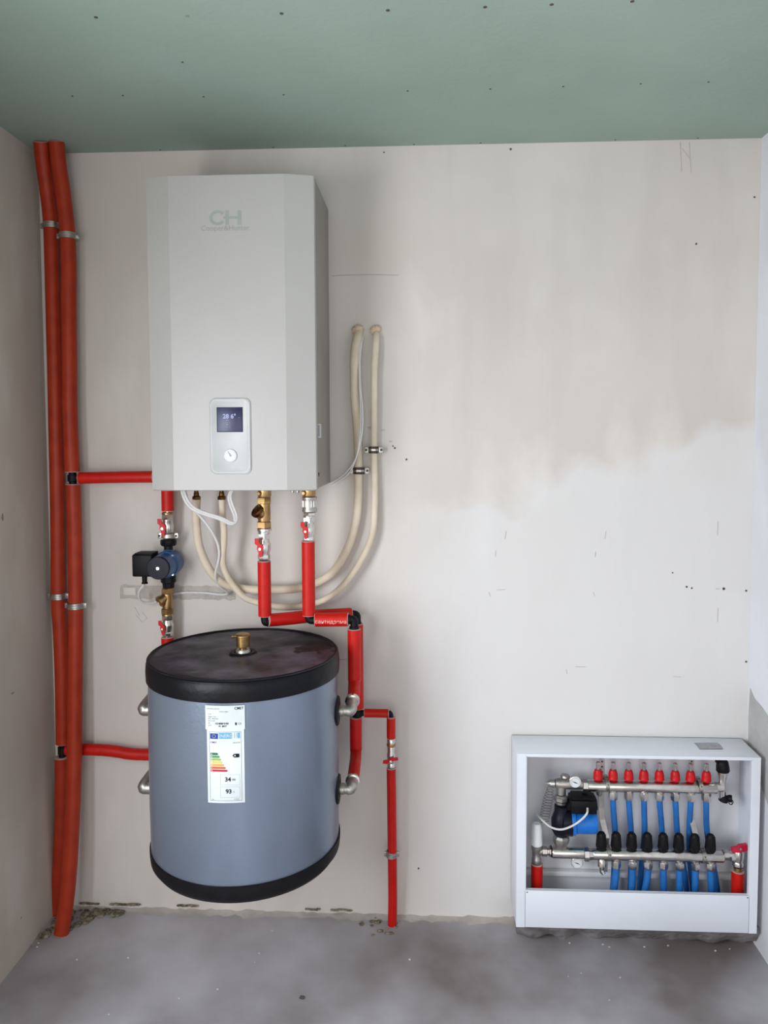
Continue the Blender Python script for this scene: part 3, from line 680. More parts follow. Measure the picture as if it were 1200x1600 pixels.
P = smooth([(x4, YB, at(611, 1200, YB).z), (x4+.001, YB+.006, .42), (x4+.002, YB+.016, .24), (x4+.002, YB+.03, .1), (x4, -.045, .0)], 8); insul('insulation', P, 7.4*sc(YB), RED, t)
zz = at(611, 1334, -.068).z; pipe_clamp(612, 1334, -.068, 8*sc(YB)-.001, 'dark steel clamp low on the thin red pipe near the floor', ear=5, group=None)

# ================================================================== buffer tank
zT, zB = 1.018, .402
t = thing('buffer_tank', 'large blue grey cylindrical buffer tank with black padded lid, hung on the wall', 'tank', (xT, yT, zB)); TK = t
b = MB(); b.lathe((xT, yT, 0), (0, 0, 1), [(rT-.004, zB+.04), (rT-.001, zB+.06), (rT+.0005, zB+.2), (rT, zT-.2), (rT-.002, zT-.05)], 96, cap=False); link('jacket', b, JACKET, t)
b = MB(); b.lathe((xT, yT, 0), (0, 0, 1), [(.05, zB-.004), (rT-.10, zB-.002), (rT-.035, zB+.003), (rT-.012, zB+.014), (rT+.001, zB+.032), (rT+.003, zB+.05), (rT+.003, zB+.066), (rT-.002, zB+.067)], 96); link('base_cap', b, BLK, t)
sp = atz(492, 1011, zT)
LID = lid_mat(sp.x, sp.y)
vs = []; fs = []; prof = [(rT-.001, zT-.056), (rT+.0035, zT-.055), (rT+.0045, zT-.03), (rT+.003, zT-.010), (rT+.0005, zT-.006), (rT-.001, zT-.003), (rT+.001, zT+.001), (rT-.002, zT+.004), (rT-.006, zT+.003), (rT-.008, zT-.0005)]
prof += [(rT*f, zT+.0005) for f in (.94, .9, .82, .74, .66, .58, .5, .42, .34, .26, .18, .1, .02)]
n = 96
for j, (r, zz) in enumerate(prof):
    for i in range(n):
        a = 2*PI*i/n; x, y = xT+r*math.cos(a), yT+r*math.sin(a)
        dz = 0 if j < 10 else .006*noise.noise((x*7, y*7, 0))+.003*noise.noise((x*17, y*17, 4))
        vs.append((x, y, zz+dz))
fs = [[j*n+i, j*n+(i+1) % n, (j+1)*n+(i+1) % n, (j+1)*n+i] for j in range(len(prof)-1) for i in range(n)]+[[(len(prof)-1)*n+i for i in range(n)]]
link('lid', MB().add(vs, fs), LID, t, ang=50)
link('lid_welt', MB().lathe((xT, yT, 0), (0, 0, 1), [(rT-.0075, zT+.002), (rT-.006, zT+.005), (rT-.003, zT+.0055), (rT-.001, zT+.003)], 96, cap=False), BLK, t)
# air vent
pv = atz(380, 1021, zT); b = MB(); b.lathe((pv.x, pv.y, zT-.004), (0, 0, 1), [(.040, 0), (.041, .006), (.036, .011), (.026, .010), (.024, .006)], 36); link('vent_grommet', b, BLK, t)
kv = (D+pv.y)/F
b = MB(); b.lathe((pv.x, pv.y, zT), (0, 0, 1), [(.022, 0), (.022, .008), (.018, .014)], 28); link('vent_base', b, STEEL, t)
b = MB(); b.lathe((pv.x, pv.y, zT), (0, 0, 1), [(.011, .01), (.0115, .018), (.020, .022), (.0205, .050), (.022, .051), (.022, .056), (.018, .059)], 28); av = link('air_vent', b, BRASS, t)
b = MB(); b.lathe((pv.x-.016, pv.y-.008, zT+.053), (-1, -.3, 0), [(.0035, 0), (.0035, .010), (.006, .011), (.006, .015)], 14); link('vent_screw', b, BRASS, av)
# ports on the right: rosette, nipple, elbow, nut
def port(py, end, zname):
    z_ = at(535, py, -.34).z
    b = MB(); b.lathe((xT+rT-.006, yT, z_), (1, 0, 0), [(.044, 0), (.045, .004), (.041, .010), (.020, .012)], 32); link('rosette', b, BLK, t)
    b = MB(); b.lathe((xT+rT, yT, z_), (1, 0, 0), [(.015, 0), (.015, .008), (.0165, .009), (.0165, .018), (.0145, .019), (.0145, .036)], 24)
    e0 = Vector((xT+rT+.030, yT, z_)); c1 = Vector((at(548, py, -.34).x, yT, z_)); d = (end-c1).normalized()
    b.tube(smooth([e0, e0*.25+c1*.75, c1+Vector((.002, .006, .004)), c1+d*.03], 6), .0165, 24)
    el = link('elbow_fitting', b, STEEL, t)
    b = MB(); q = end-d*.014; b.lathe(q, d, [(.018, 0), (.0225, .002), (.0225, .013), (.019, .015)], 12); link('nut', b, CHROME, el)
    b = MB(); b.tube([c1+d*.022, q+d*.004], .0165, 20); link('neck', b, STEEL, el)
port(1110, pE1, 0); port(1232, pE2, 0)
# capped elbows on the left
for py in (1106, 1228):
    z_ = at(228, py, -.3).z
    p0 = Vector((xT-rT*.93, yT+.06, z_)); tip = at(223, py+2, -.30)
    b = MB(); q = at(226, py, -.29)
    b.tube(smooth([Vector((xT-rT+.01, q.y, q.z-.004)), Vector((q.x+.006, q.y, q.z-.006)), Vector((q.x-.002, q.y+.004, q.z)), Vector((q.x+.012, q.y+.05, q.z+.022))], 6), .0185, 24)
    b.sphere((q.x+.001, q.y, q.z-.005), .0195, 20, (1, 1, 1)); link('elbow_fitting', b, STEEL, t)
# label sheet wrapped on the jacket
best = min((abs((lambda v: PCX+F*v.dot(RR)/v.dot(FF)-353)(Vector((xT+math.sin(a)*rT, yT-math.cos(a)*rT, .8))-CAM)), a) for a in [i*.001 for i in range(-900, 900)])[1]
yS = yT-math.cos(best)*rT; kS = sc(yS); RL = rT+.0012
zt1, zb1 = at(353, 1102.5, yS).z, at(353, 1140, yS).z
ze1 = at(353, 1254.5, yS).z
def cyl(u, v, h=0, z0=0):
    a = best+u/RL; return (xT+math.sin(a)*(RL+h), yT-math.cos(a)*(RL+h), z0+v)
def sheet(w0, w1, z0, z1, h, n=12):
    vs = []; 
    for i in range(n+1):
        u = w0+(w1-w0)*i/n; vs += [cyl(u, z0, h), cyl(u, z1, h)]
    return MB().add(vs, [[2*i, 2*i+2, 2*i+3, 2*i+1] for i in range(n)])
def cs(px): return (px-353)*kS*1.0
def cz_(py): return at(353, py, yS).z
lp = link('rating_label', sheet(cs(320.5), cs(384.5), zb1, zt1, .0004), PAPER, t)
ep = link('energy_label', sheet(cs(322.5), cs(383), ze1, zb1, .0), PAPER, t)
def lt(body, px, py, hpx, m, par, b=None, h=.0008, **kw):
    o = lambda u, v: cyl(cs(px)+u, cz_(py)+v, h)
    return link('print', put_text(body, hpx*kS*1.35, o, **kw), m, par)
lt('CMET', 375.5, 1107, 4.2, INK, lp, bold=.0002); lt('OTTC 93RD', 351, 1112, 2.0, GINK, lp)
for i, (s_, y_) in enumerate((('TYPE', 1116), ('OBJEM / VOL', 1120), ('MAX. PRESSURE', 1123), ('MAX TEMP', 1126.5), ('NR', 1130), ('DATE', 1133.5))): lt(s_, 325, y_, 1.8, GINK, lp, align='LEFT')
lt('ACUMULADOR', 323.5, 1107.5, 2.2, GINK, lp, align='LEFT')
lt('121405060 93', 347.5, 1130.5, 2.8, INK, lp, bold=.0003); lt('14  2017', 348.5, 1134.5, 2.8, INK, lp, bold=.0003)
lt('CE', 376.5, 1131.3, 3.2, INK, lp); link('print_block', sheet(cs(369), cs(371.6), cz_(1133), cz_(1129), .0008, 2), INK, lp)
# energy label print
EU = mat('eu_blue', (16, 62, 138), .5); LB = mat('energy_light_blue', (96, 160, 196), .5)
b = MB()
for (a0, a1, c0, c1) in ((326.5, 327, 1143.5, 1251), (378, 378.5, 1143.5, 1251), (326.5, 378.5, 1143.5, 1144), (326.5, 378.5, 1250.5, 1251)): 
    s_ = sheet(cs(a0), cs(a1), cz_(c1), cz_(c0), .0003, 6); b.add(s_.v, s_.f)
link('border', b, GINK, ep)
link('flag_panel', sheet(cs(328), cs(341), cz_(1154.5), cz_(1146), .0005, 4), EU, ep)
b = MB()
for i in range(12):
    a = 2*PI*i/12; u, v = cs(334.5)+math.cos(a)*2.6*kS, cz_(1150.2)+math.sin(a)*2.6*kS; s_ = sheet(u-.35*kS, u+.35*kS, v-.35*kS, v+.35*kS, .0008, 1); b.add(s_.v, s_.f)
link('stars', b, mat('yellow_print', (225, 205, 90), .5), ep)
link('title_panel', sheet(cs(342.2), cs(363.5), cz_(1154), cz_(1145), .0005, 4), LB, ep); link('title_panel', sheet(cs(372.8), cs(376.3), cz_(1153.5), cz_(1144.8), .0005, 2), LB, ep)
lt('ENERG', 353, 1149.8, 5.6, PAPER, ep)
b = MB()
for x_ in (367.5, 371): 
    s_ = sheet(cs(x_), cs(x_+.7), cz_(1153), cz_(1145), .0006, 1); b.add(s_.v, s_.f)
link('print', b, LB, ep)
lt('CMET', 333.5, 1160, 3.0, mat('purple_print', (120, 70, 130), .5), ep, bold=.0001); lt('OKCE 93', 370.5, 1160.5, 2.2, GINK, ep)
cols = [(14, 96, 62), (76, 142, 76), (150, 168, 84), (204, 186, 90), (206, 156, 76), (196, 90, 68), (182, 38, 50)]
for i, (c_, w_) in enumerate(zip(cols, (341, 343.5, 345.5, 347.5, 350, 353, 356))):
    y_ = 1177.8+4.35*i; u0, u1 = cs(328.3), cs(w_); v0, v1 = cz_(y_+1.65), cz_(y_-1.65); vm = (v0+v1)/2
    vs = [cyl(u0, v0, .0012), cyl(u1-1.5*kS, v0, .0012), cyl(u1, vm, .0012), cyl(u1-1.5*kS, v1, .0012), cyl(u0, v1, .0012)]
    bo = link('class_bar', MB().add(vs, [[0, 1, 2, 3, 4]]), mat('energy_class_ink', c_, .5), ep)
    lt('ABCDEFG'[i], 330.5, y_, 2.3, WPL, bo, h=.0016)
u0, u1 = cs(364), cs(374.8); v0, v1 = cz_(1183.4), cz_(1177.6); vm = (v0+v1)/2
ao = link('class_arrow', MB().add([cyl(u0, vm, .0012), cyl(u0+2.6*kS, v0, .0012), cyl(u1, v0, .0012), cyl(u1, v1, .0012), cyl(u0+2.6*kS, v1, .0012)], [[0, 1, 2, 3, 4]]), NAVY, ep)
lt('A', 368, 1180.5, 3.2, WPL, ao, bold=.0001, h=.0016)
b = MB()
for (a0, a1, c0, c1) in ((343.5, 375.5, 1210, 1226.5), (343.5, 375.5, 1229, 1246)):
    for q in ((a0, a0+.4, c0, c1), (a1-.4, a1, c0, c1), (a0, a1, c0, c0+.4), (a0, a1, c1-.4, c1)):
        s_ = sheet(cs(q[0]), cs(q[1]), cz_(q[3]), cz_(q[2]), .0004, 5); b.add(s_.v, s_.f)
link('value_box', b, mat('pale_print', (164, 172, 180), .6), ep)
lt('34', 356, 1217.8, 7.2, INK, ep, bold=.0004); lt('W', 365.6, 1218.3, 4.2, INK, ep); lt('93', 357, 1236.5, 7.2, INK, ep, bold=.0004); lt('L', 365.5, 1237, 3.4, GINK, ep)
lt('2015', 331, 1249, 1.6, GINK, ep); lt('812/2013', 370, 1248.6, 1.6, GINK, ep)

# ================================================================== refrigerant hoses
A = [(560.5, 519, -.002), (559, 527, -.020), (554.6, 548, -.035), (553.4, 587, -.036), (554.3, 626, -.034), (557.5, 664, -.030), (559.5, 703, -.027), (560, 742, -.026), (559.5, 781, -.028), (555.6, 817, -.03), (544, 855, -.034), (521, 893, -.038), (491, 912, -.042), (460, 920, -.045), (420, 921.5, -.05), (385, 920.5, -.055), (358, 915, -.06), (343, 907, -.068), (330, 894, -.08), (318, 872, -.095), (310.6, 850, -.11), (307.5, 827, -.12), (306.5, 805, -.13), (307, 780, -.135)]
B = [(588, 519, -.002), (588, 527, -.020), (586.6, 548, -.030), (584.8, 587, -.030), (584.8, 645, -.028), (584.5, 703, -.024), (585.3, 750, -.025), (585.5, 790, -.028), (581.5, 836, -.035), (563, 878, -.045), (535, 916, -.055), (505, 938, -.062), (470, 947.5, -.068), (435, 948, -.075), (405, 942, -.08), (383, 934, -.085), (367, 918, -.09), (355.5, 901, -.095), (349, 884, -.10), (348, 867, -.105), (350, 848, -.11), (350, 827, -.12), (347.5, 805, -.13), (346.5, 780, -.135)]
for lst, r, lab, px, sq in ((A, 6.6, 'thicker cream insulated hose looping from the left wall hole to the heating unit', 559, 9.5), (B, 5.2, 'thinner cream insulated hose looping lowest, from the right wall hole', 586.5, 8.5)):
    P = px_path(lst, 6); t = thing('refrigerant_hose', lab, 'hose', P[len(P)//2], 'cream refrigerant hoses')
    n = len(P); rr = [r*sc(P[i].y)*(1.08 if i < n*.12 else 1) for i in range(n)]
    b = MB(); b.tube(P, rr, 22); link('foam_sleeve', b, CREAM, t)
    e = P[-1]; b = MB(); b.lathe(e-Vector((0, 0, .002)), (0, 0, 1), [(.011, 0), (.0135, .002), (.0135, .010), (.010, .013)], 6); b.lathe(e, (0, 0, 1), [(.0085, .010), (.0085, .02), (.007, .022), (.007, .034)], 18)
    link('flare_nut', b, DBRASS, t)
    w = at(px, 516.5, 0); b = MB(); b.sphere((w.x, -.002, w.z), sq*.0021, 22, (1.0, .9, .95), .22); b.sphere((w.x+.006, -.006, w.z+.004), sq*.0015, 18, (1, 1, 1), .22)
    tag(link('sealant_plug', b, SEAL), 'lump of pale sealing foam where the %s cream hose enters the wall' % ('left' if px < 570 else 'right'), 'sealant', 'sealing foam lumps at the wall holes')
def hose_clamp(px, py, Y, w, label):
    p = at(px, py, Y); k = sc(Y); t = thing('hose_clamp', label, 'clamp', (p.x, Y, p.z-.01), 'dark clamps on the cream hoses')
    r = w*k; b = MB(); b.lathe((p.x, Y, p.z-.0115), (0, 0, 1), [(r, 0), (r+.004, .001), (r+.004, .006), (r+.002, .0065), (r+.002, .0165), (r+.004, .017), (r+.004, .022), (r, .023)], 8, cap=False, ph=.39); link('rubber_band', b, mat('brown_rubber', (70, 48, 38), .5), t)
    b = MB(); b.lathe((p.x, Y, p.z-.0045), (0, 0, 1), [(r+.002, 0), (r+.0042, .001), (r+.0042, .008), (r+.002, .009)], 8, cap=False, ph=.39); link('steel_band', b, STEEL, t)
    for s in (-1, 1):
        e = MB(); cx = p.x+s*(r+.011); e.box(cx-.007, cx+.007, Y-.003, Y-.0005, p.z-.010, p.z+.010, .001); e.box(cx-.007, cx+.007, Y+.0005, Y+.003, p.z-.010, p.z+.010, .001); eo = link('ear', e, STEEL, t)
        link('screw', MB().lathe((cx+s*.001, Y-.003, p.z), (0, -1, 0), [(.0042, 0), (.0042, .003), (.003, .004)], 12), DARK, eo)
hose_clamp(584, 703, -.025, 6.2, 'dark clamp with steel ears on the thinner cream hose, higher of the two')
hose_clamp(561, 735.5, -.027, 7.4, 'dark clamp with steel ears on the thicker cream hose, lower of the two')

# ================================================================== cables
def cable(lst, r, label, group=None, name='cable', m=CABLE, twin=0):
    P = px_path(lst, 7); b = MB(); b.tube(P, r, 10)
    if twin: b.tube([p+Vector((twin, -.001, twin*.6)) for p in P], r, 10)
    return tag(link(name, b, m), label, 'cable', group)
cable([(283, 762, -.20), (286, 775, -.20), (293, 788, -.195), (303, 797, -.19), (320, 804, -.185), (342, 811, -.175), (360, 819, -.165), (366, 816, -.16), (366, 806, -.155), (360, 790, -.155), (357, 778, -.16), (360, 768, -.165), (366, 762, -.17)], .0042, 'white twin cable looped under the heating unit in front of the hoses', twin=.0075)
cable([(289, 762, -.195), (293, 780, -.19), (303, 796, -.18), (314, 808, -.165), (326, 823, -.15), (335, 838, -.135), (341, 853, -.125), (342.5, 868, -.12), (340, 882, -.112), (337, 895, -.10), (338, 906, -.085), (346, 918, -.06), (356, 927, -.03), (345, 929, -.012), (320, 926.5, -.010), (290, 926, -.010), (270, 929, -.012), (252, 937, -.016), (238, 942, -.03), (224, 941, -.05), (217, 933, -.075), (218, 923, -.095), (223, 916, -.108), (226, 909, -.112)], .0040, 'white power cable running from the heating unit down to the blue pump')
cable([(517, 755, -.02), (530, 747, -.03), (541, 738, -.045), (554, 720.6, -.060), (562.5, 693, -.062), (566.5, 664, -.058), (566, 635, -.05), (563.5, 606, -.045), (562.5, 567, -.04), (565, 538, -.03), (567.5, 524, -.008)], .0027, 'thin white cable beside the thicker hose, the outer of the pair', 'thin white cables beside the hoses')
cable([(517, 759, -.02), (528, 753, -.03), (546, 738, -.048), (556, 716, -.063), (561, 690, -.064), (563.5, 660, -.060), (563, 628, -.053), (561.5, 600, -.048), (561, 567, -.042), (563, 538, -.032), (566, 524, -.008)], .0022, 'thin white cable beside the thicker hose, the inner of the pair', 'thin white cables beside the hoses')

# ================================================================== manifold cabinet
YCF = -.158
cA, cB_ = at(808, 1177, YCF), at(1189, 1184, YCF)
cx0, cx1 = cA.x, min(cB_.x, X1-.012); cz1 = (cA.z+cB_.z)/2; cz0 = (at(808, 1447, YCF).z+at(1188, 1460, YCF).z)/2
ox0, ox1 = at(821, 1280, YCF).x, at(1174, 1280, YCF).x; oz1 = (at(821, 1181, YCF).z+at(1168, 1188, YCF).z)/2; oz0 = (at(821, 1391, YCF).z+at(1168, 1399, YCF).z)/2
t = thing('manifold_cabinet', 'white metal manifold cabinet without its door, low in the right corner', 'cabinet', ((cx0+cx1)/2, -.08, cz0))
th = .0015
b = MB(); b.box(cx0, cx1, -.006, -.002, cz0, cz1); link('back_panel', b, WHITEI, t)
link('top_panel', MB().box(cx0, cx1, YCF, -.002, cz1-.003, cz1, .001), WHITE, t)
for s, xx in ((0, cx0), (1, cx1-.003)): link('side_panel', MB().box(xx, xx+.003, YCF+.001, -.002, cz0, cz1-.003, .001), WHITE, t)
b = MB(); b.box(cx0, ox0, YCF-.001, YCF+.0015, cz0, cz1); b.box(ox1, cx1, YCF-.001, YCF+.0015, cz0, cz1); b.box(ox0, ox1, YCF-.001, YCF+.0015, oz1, cz1)
b.box(ox1-.003, ox1, YCF, YCF+.014, oz0, oz1); b.box(ox0, ox0+.003, YCF, YCF+.014, oz0, oz1); b.box(ox0, ox1, YCF, YCF+.012, oz1-.002, oz1); link('front_frame', b, WHITE, t)
b = MB(); b.box(ox0+.0012, ox1-.0012, YCF-.0015, YCF+.0015, cz0+.001, oz0, .0008); b.box(ox0, ox1, YCF, YCF+.012, oz0-.003, oz0); lf = link('lower_panel', b, WHITE, t)
b = MB()
for px in (821.5, 1166): 
    p = at(px, 1396, YCF); b.lathe((p.x+.004, YCF-.0015, oz0-.006), (0, -1, 0), [(.002, 0), (.002, .001)], 8)
link('screw', b, DARK, lf)
zr = at(1000, 1367, -.03).z; link('mounting_rail', MB().box(cx0+.01, cx1-.01, -.03, -.006, zr-.012, zr+.004, .002), WHITEI, t)
link('base_panel', MB().box(cx0+.003, cx1-.003, YCF+.002, -.006, cz0, cz0+.002), WHITEI, t)
# mortar bed the cabinet sits on, its colour darkened for the shadow there
b = MB(); vs = []; fs = []; n = 60
for i in range(n+1):
    x = cx0+.012+(X1-.002-cx0-.012)*i/n; q = noise.noise((x*7, 0, 2)); q2 = noise.noise((x*19, 3, 2))
    for (y, z_) in ((-.002, cz0-.001), (-.125, cz0-.001), (-.135+.008*q, cz0-.010+.006*q2), (-.105+.03*q, .022+.014*q2), (-.08+.03*q2, 0.0), (-.002, 0)): vs.append((x, y, max(0, z_)))
for i in range(n):
    for k_ in range(5): fs.append([i*6+k_, (i+1)*6+k_, (i+1)*6+k_+1, i*6+k_+1])
fs += [[0, 1, 2, 3, 4, 5], [n*6+j for j in range(6)][::-1]]
o = link('mortar_bed', MB().add(vs, fs), mat('shaded_grey_mortar', (140, 136, 138), .95, 0, (104, 99, 98), 14, .7, 40), origin=(0, 0, 0)); tag(o, 'rough grey mortar bed filling the gap under the white cabinet', 'mortar')
# tape scrap on top
p = atz(1108, 1166, cz1); b = MB(); vs = []; fs = []
nx, ny = 10, 5
for i in range(nx+1):
    for j in range(ny+1):
        u = (i/nx-.5)*.075; v = (j/ny-.5)*.05; vs.append((p.x+u+.006*noise.noise((v*60, 1, 0)), p.y+v+.3*u*.2, cz1+.0015+.002*abs(noise.noise((u*50, v*50, 0)))))
for i in range(nx):
    for j in range(ny): a0 = i*(ny+1)+j; fs.append([a0, a0+ny+1, a0+ny+2, a0+1])
n0 = len(vs); vs += [(v[0], v[1], cz1+.0004) for v in vs]; fs += [[q+n0 for q in f][::-1] for f in fs]
tag(link('tape_scrap', MB().add(vs, fs), TAPE), 'torn scrap of grey tape stuck on top of the white cabinet', 'tape')

# ---- manifolds
YM = -.095; km = sc(YM)
def manifold(zc_py, x0, x1, hw, label, loc_px):
    return thing('manifold', label, 'manifold', at(loc_px, zc_py+hw, YM), 'nickel manifold bars in the cabinet')
U = manifold(1228, 912, 1130, 9, 'upper nickel manifold bar carrying the red topped flow meters', 1020)
b = MB(); hprof(b, 1227.5, YM, [(914, 8.2), (915, 8.8), (1118, 8.8), (1119, 8.2)], 36); link('bar', b, CHROME, U)
b = MB(); hprof(b, 1227.5, YM, [(909, 10), (910, 11.5), (917, 11.5), (918, 10)], 8); link('union_nut', b, CHROME, U)
zU = at(1020, 1227.5, YM).z
def pxx(px, py=1228, Y=YM): return at(px, py, Y).x
for i, px in enumerate((934.4, 957.8, 982.3, 1006, 1030.3, 1055, 1079, 1103.8)):
    x = pxx(px, 1210); zb_ = zU+8*km
    fm = link('flow_meter', MB().lathe((x, YM, zb_), (0, 0, 1), [(5.5*km, 0), (7.2*km, 1*km), (7.8*km, 3*km), (7.2*km, 4*km), (7.2*km, 10*km), (6.2*km, 14*km), (5*km, 16.5*km), (3.8*km, 17*km)], 14, ph=.1), REDP, U)
    link('sight_glass', MB().lathe((x, YM, zb_+16.8*km), (0, 0, 1), [(3.4*km, 0), (3.4*km, 11*km), (2.6*km, 12*km)], 16), CLEAR, fm)
    link('float', MB().lathe((x, YM, zb_+17*km), (0, 0, 1), [(1.2*km, 0), (1.2*km, 8*km)], 8), STEEL, fm)
for px in (957.8, 982.3, 1006, 1030.3, 1055, 1079.5, 1103.5):
    x = pxx(px, 1244); b = MB(); b.lathe((x, YM, zU-7.5*km), (0, 0, -1), [(5.5*km, 0), (5.5*km, 3.5*km)], 20)
    b.lathe((x, YM, zU-10.5*km), (0, 0, -1), [(6*km, 0), (7.2*km, 1*km), (7.2*km, 9*km), (6.2*km, 12.5*km), (4.8*km, 13*km)], 6, ph=.2*px); link('compression_nut', b, CHROME, U)
b = MB(); x = pxx(937, 1244); b.lathe((x, YM+.006, zU-7*km), (0, 0, -1), [(3.5*km, 0), (5*km, 2*km), (5*km, 9*km), (3.2*km, 12*km)], 10); link('plug', b, STEEL, U)
# end piece with black caps
x = pxx(1129, 1228); b = MB(); b.tube([(pxx(1117), YM, zU), (x, YM, zU)], 7.4*km, 22); b.lathe((x, YM, at(1129, 1248, YM).z), (0, 0, 1), [(5*km, 0), (5.2*km, 14*km), (7*km, 20*km), (5.6*km, 28*km), (7.4*km, 38*km), (8.6*km, 42*km), (8.6*km, 44*km)], 22)
ep_ = link('end_piece', b, CHROME, U)
zk = at(1129, 1205, YM).z; b = MB(); b.lathe((x, YM, zk), (-.06, 0, 1), [(9.8*km, 0), (10.2*km, 1*km), (9.8*km, 8*km), (8.6*km, 15*km), (7.6*km, 17*km)], 10); b.box(x-12*km, x-3*km, YM-.005, YM+.005, zk+14*km, zk+17.5*km, .001); link('drain_cap', b, BLK, ep_)
zk = at(1134, 1246, YM).z; xk = pxx(1135, 1246); b = MB(); b.lathe((x+1*km, YM, zk-7*km), (.25, 0, 1), [(5.5*km, 0), (7.2*km, 1*km), (7.2*km, 9*km), (6*km, 10*km)], 12); b.lathe((xk, YM, zk-1*km), (1, -.3, 0), [(4*km, 0), (5.6*km, 4*km), (5.6*km, 8*km)], 14)
b.tube([Vector((xk+6*km+3.2*km*math.cos(a), YM-.006, zk-6*km+3.8*km*math.sin(a))) for a in [2*PI*i/16 for i in range(17)]], .8*km, 8); link('drain_cap', b, BLK, ep_)
# lower manifold
Lm = manifold(1336, 864, 1130, 9, 'lower nickel manifold bar carrying the row of black valve caps', 1030)
zL = at(1030, 1335.5, YM).z
b = MB(); hprof(b, 1334, YM, [(926, 8.4), (927, 8.8), (1128, 8.8), (1130, 8)], 36); link('bar', b, CHROME, Lm)
zLb = [v[2] for v in b.v]; zL = (min(zLb)+max(zLb))/2
for i, px in enumerate((939.5, 962.7, 987, 1011.5, 1036.3, 1060.8, 1085.6, 1110.3)):
    x = pxx(px, 1313); b = MB(); b.lathe((x, YM, zL+8*km), (0, 0, 1), [(5*km, -1*km), (5*km, 1*km), (7.4*km, 2*km), (8.3*km, 5*km), (8.1*km, 10*km), (7.2*km, 18*km), (6.2*km, 25*km), (4.6*km, 27.5*km), (1*km, 28*km)], 18)
    for j in range(9):
        a = 2*PI*j/9; b.tube([(x+math.cos(a)*7.9*km, YM+math.sin(a)*7.9*km, zL+12*km), (x+math.cos(a)*6.3*km, YM+math.sin(a)*6.3*km, zL+32*km)], .9*km, 6)
    link('valve_cap', b, BLK, Lm)
for px in (962.7, 988.3, 1012.4, 1036.6, 1061.8, 1086.6, 1110.4):
    x = pxx(px, 1351); b = MB(); b.lathe((x, YM, zL-7.5*km), (0, 0, -1), [(5.5*km, 0), (5.5*km, 3.5*km)], 20)
    b.lathe((x, YM, zL-10*km), (0, 0, -1), [(6*km, 0), (7.4*km, 1*km), (7.4*km, 8*km), (6.4*km, 12*km), (5.2*km, 12.5*km)], 6, ph=.3*px); link('compression_nut', b, CHROME, Lm)
x = pxx(940, 1351); b = MB(); b.lathe((x, YM, zL-7*km), (0, 0, -1), [(5*km, 0), (7*km, 3*km), (7*km, 12*km), (4*km, 14*km), (3.4*km, 20*km), (2.6*km, 24*km)], 12); link('drain_plug', b, CHROME, Lm)
b = MB(); b.tube([(x, YM, zL-26*km), (x+3*km, YM-.004, zL-32*km)], [3.6*km, 3.2*km], 12); link('drain_plug', b, CHROME, Lm)
b = MB(); hprof(b, 1334, YM, [(911, 10), (912, 11.5), (919, 11.5), (920, 9.5), (927, 8.5)], 8); link('union_nut', b, CHROME, Lm)
b = MB(); hprof(b, 1331.5, YM, [(862, 8), (864, 9), (911, 9), (912, 8)], 32); link('mixing_tube', b, CHROME, Lm)
# right end: nipple, red butterfly valve
b = MB(); hprof(b, 1335.5, YM, [(1128, 6), (1130, 8.2), (1137, 8.2), (1138, 6), (1148, 6)], 8); link('union_nut', b, CHROME, Lm)
t = thing('ball_valve', 'angled valve with raspberry red handle in the right of the white cabinet', 'valve', at(1153, 1360, YM)); YV = YM
xv = pxx(1153, 1335); b = MB(); b.lathe((xv, YM, at(1153, 1353, YM).z), (0, 0, 1), [(7*km, 0), (8.4*km, 1.5*km), (8.4*km, 6*km), (7.4*km, 8*km), (9*km, 14*km), (9*km, 24*km), (6*km, 29*km)], 24); b.tube([(pxx(1141, 1335), YM, zL), (xv, YM, zL)], 7*km, 20)
link('valve_body', b, CHROME, t); zv = at(1153, 1322, YM).z
h = link('handle', MB().prism([(-12*km, -6*km), (-12*km, 1*km), (-4*km, 2*km), (0, 5.5*km), (11*km, 7*km), (12*km, -2*km), (6*km, -4*km), (0, -6*km)], (xv-.001, YM-.012, zv), (1, 0, 0), (0, 0, 1), .014), PINKR, t)
link('handle_nut', MB().lathe((xv, YM-.019, zv+.002), (0, -1, 0), [(.004, 0), (.004, .004)], 6), CHROME, h)
def cab_pipe(px, y0, y1, hw, label):
    x = at(px, y0, YM).x; z0, z1 = at(px, y0, YM).z, max(at(px, y1, YM).z, cz0+.004); t = thing('insulated_pipe', label, 'pipe', (x, YM, z1))
    insul('insulation', [(x, YM, z0), (x, YM, z1)], hw*km, RED, t); b = MB(); b.lathe((x, YM, z0-.004), (0, 0, 1), [(hw*km*.62, 0), (hw*km*.62, .012), (hw*km*.7, .013), (hw*km*.7, .018)], 18); link('press_fitting', b, BRASS, t)
cab_pipe(1153, 1361, 1440, 9.6, 'stubby red insulated pipe under the raspberry handled valve in the cabinet')
cab_pipe(839, 1350, 1440, 9.2, 'stubby red insulated pipe under the white thermostatic head in the cabinet')
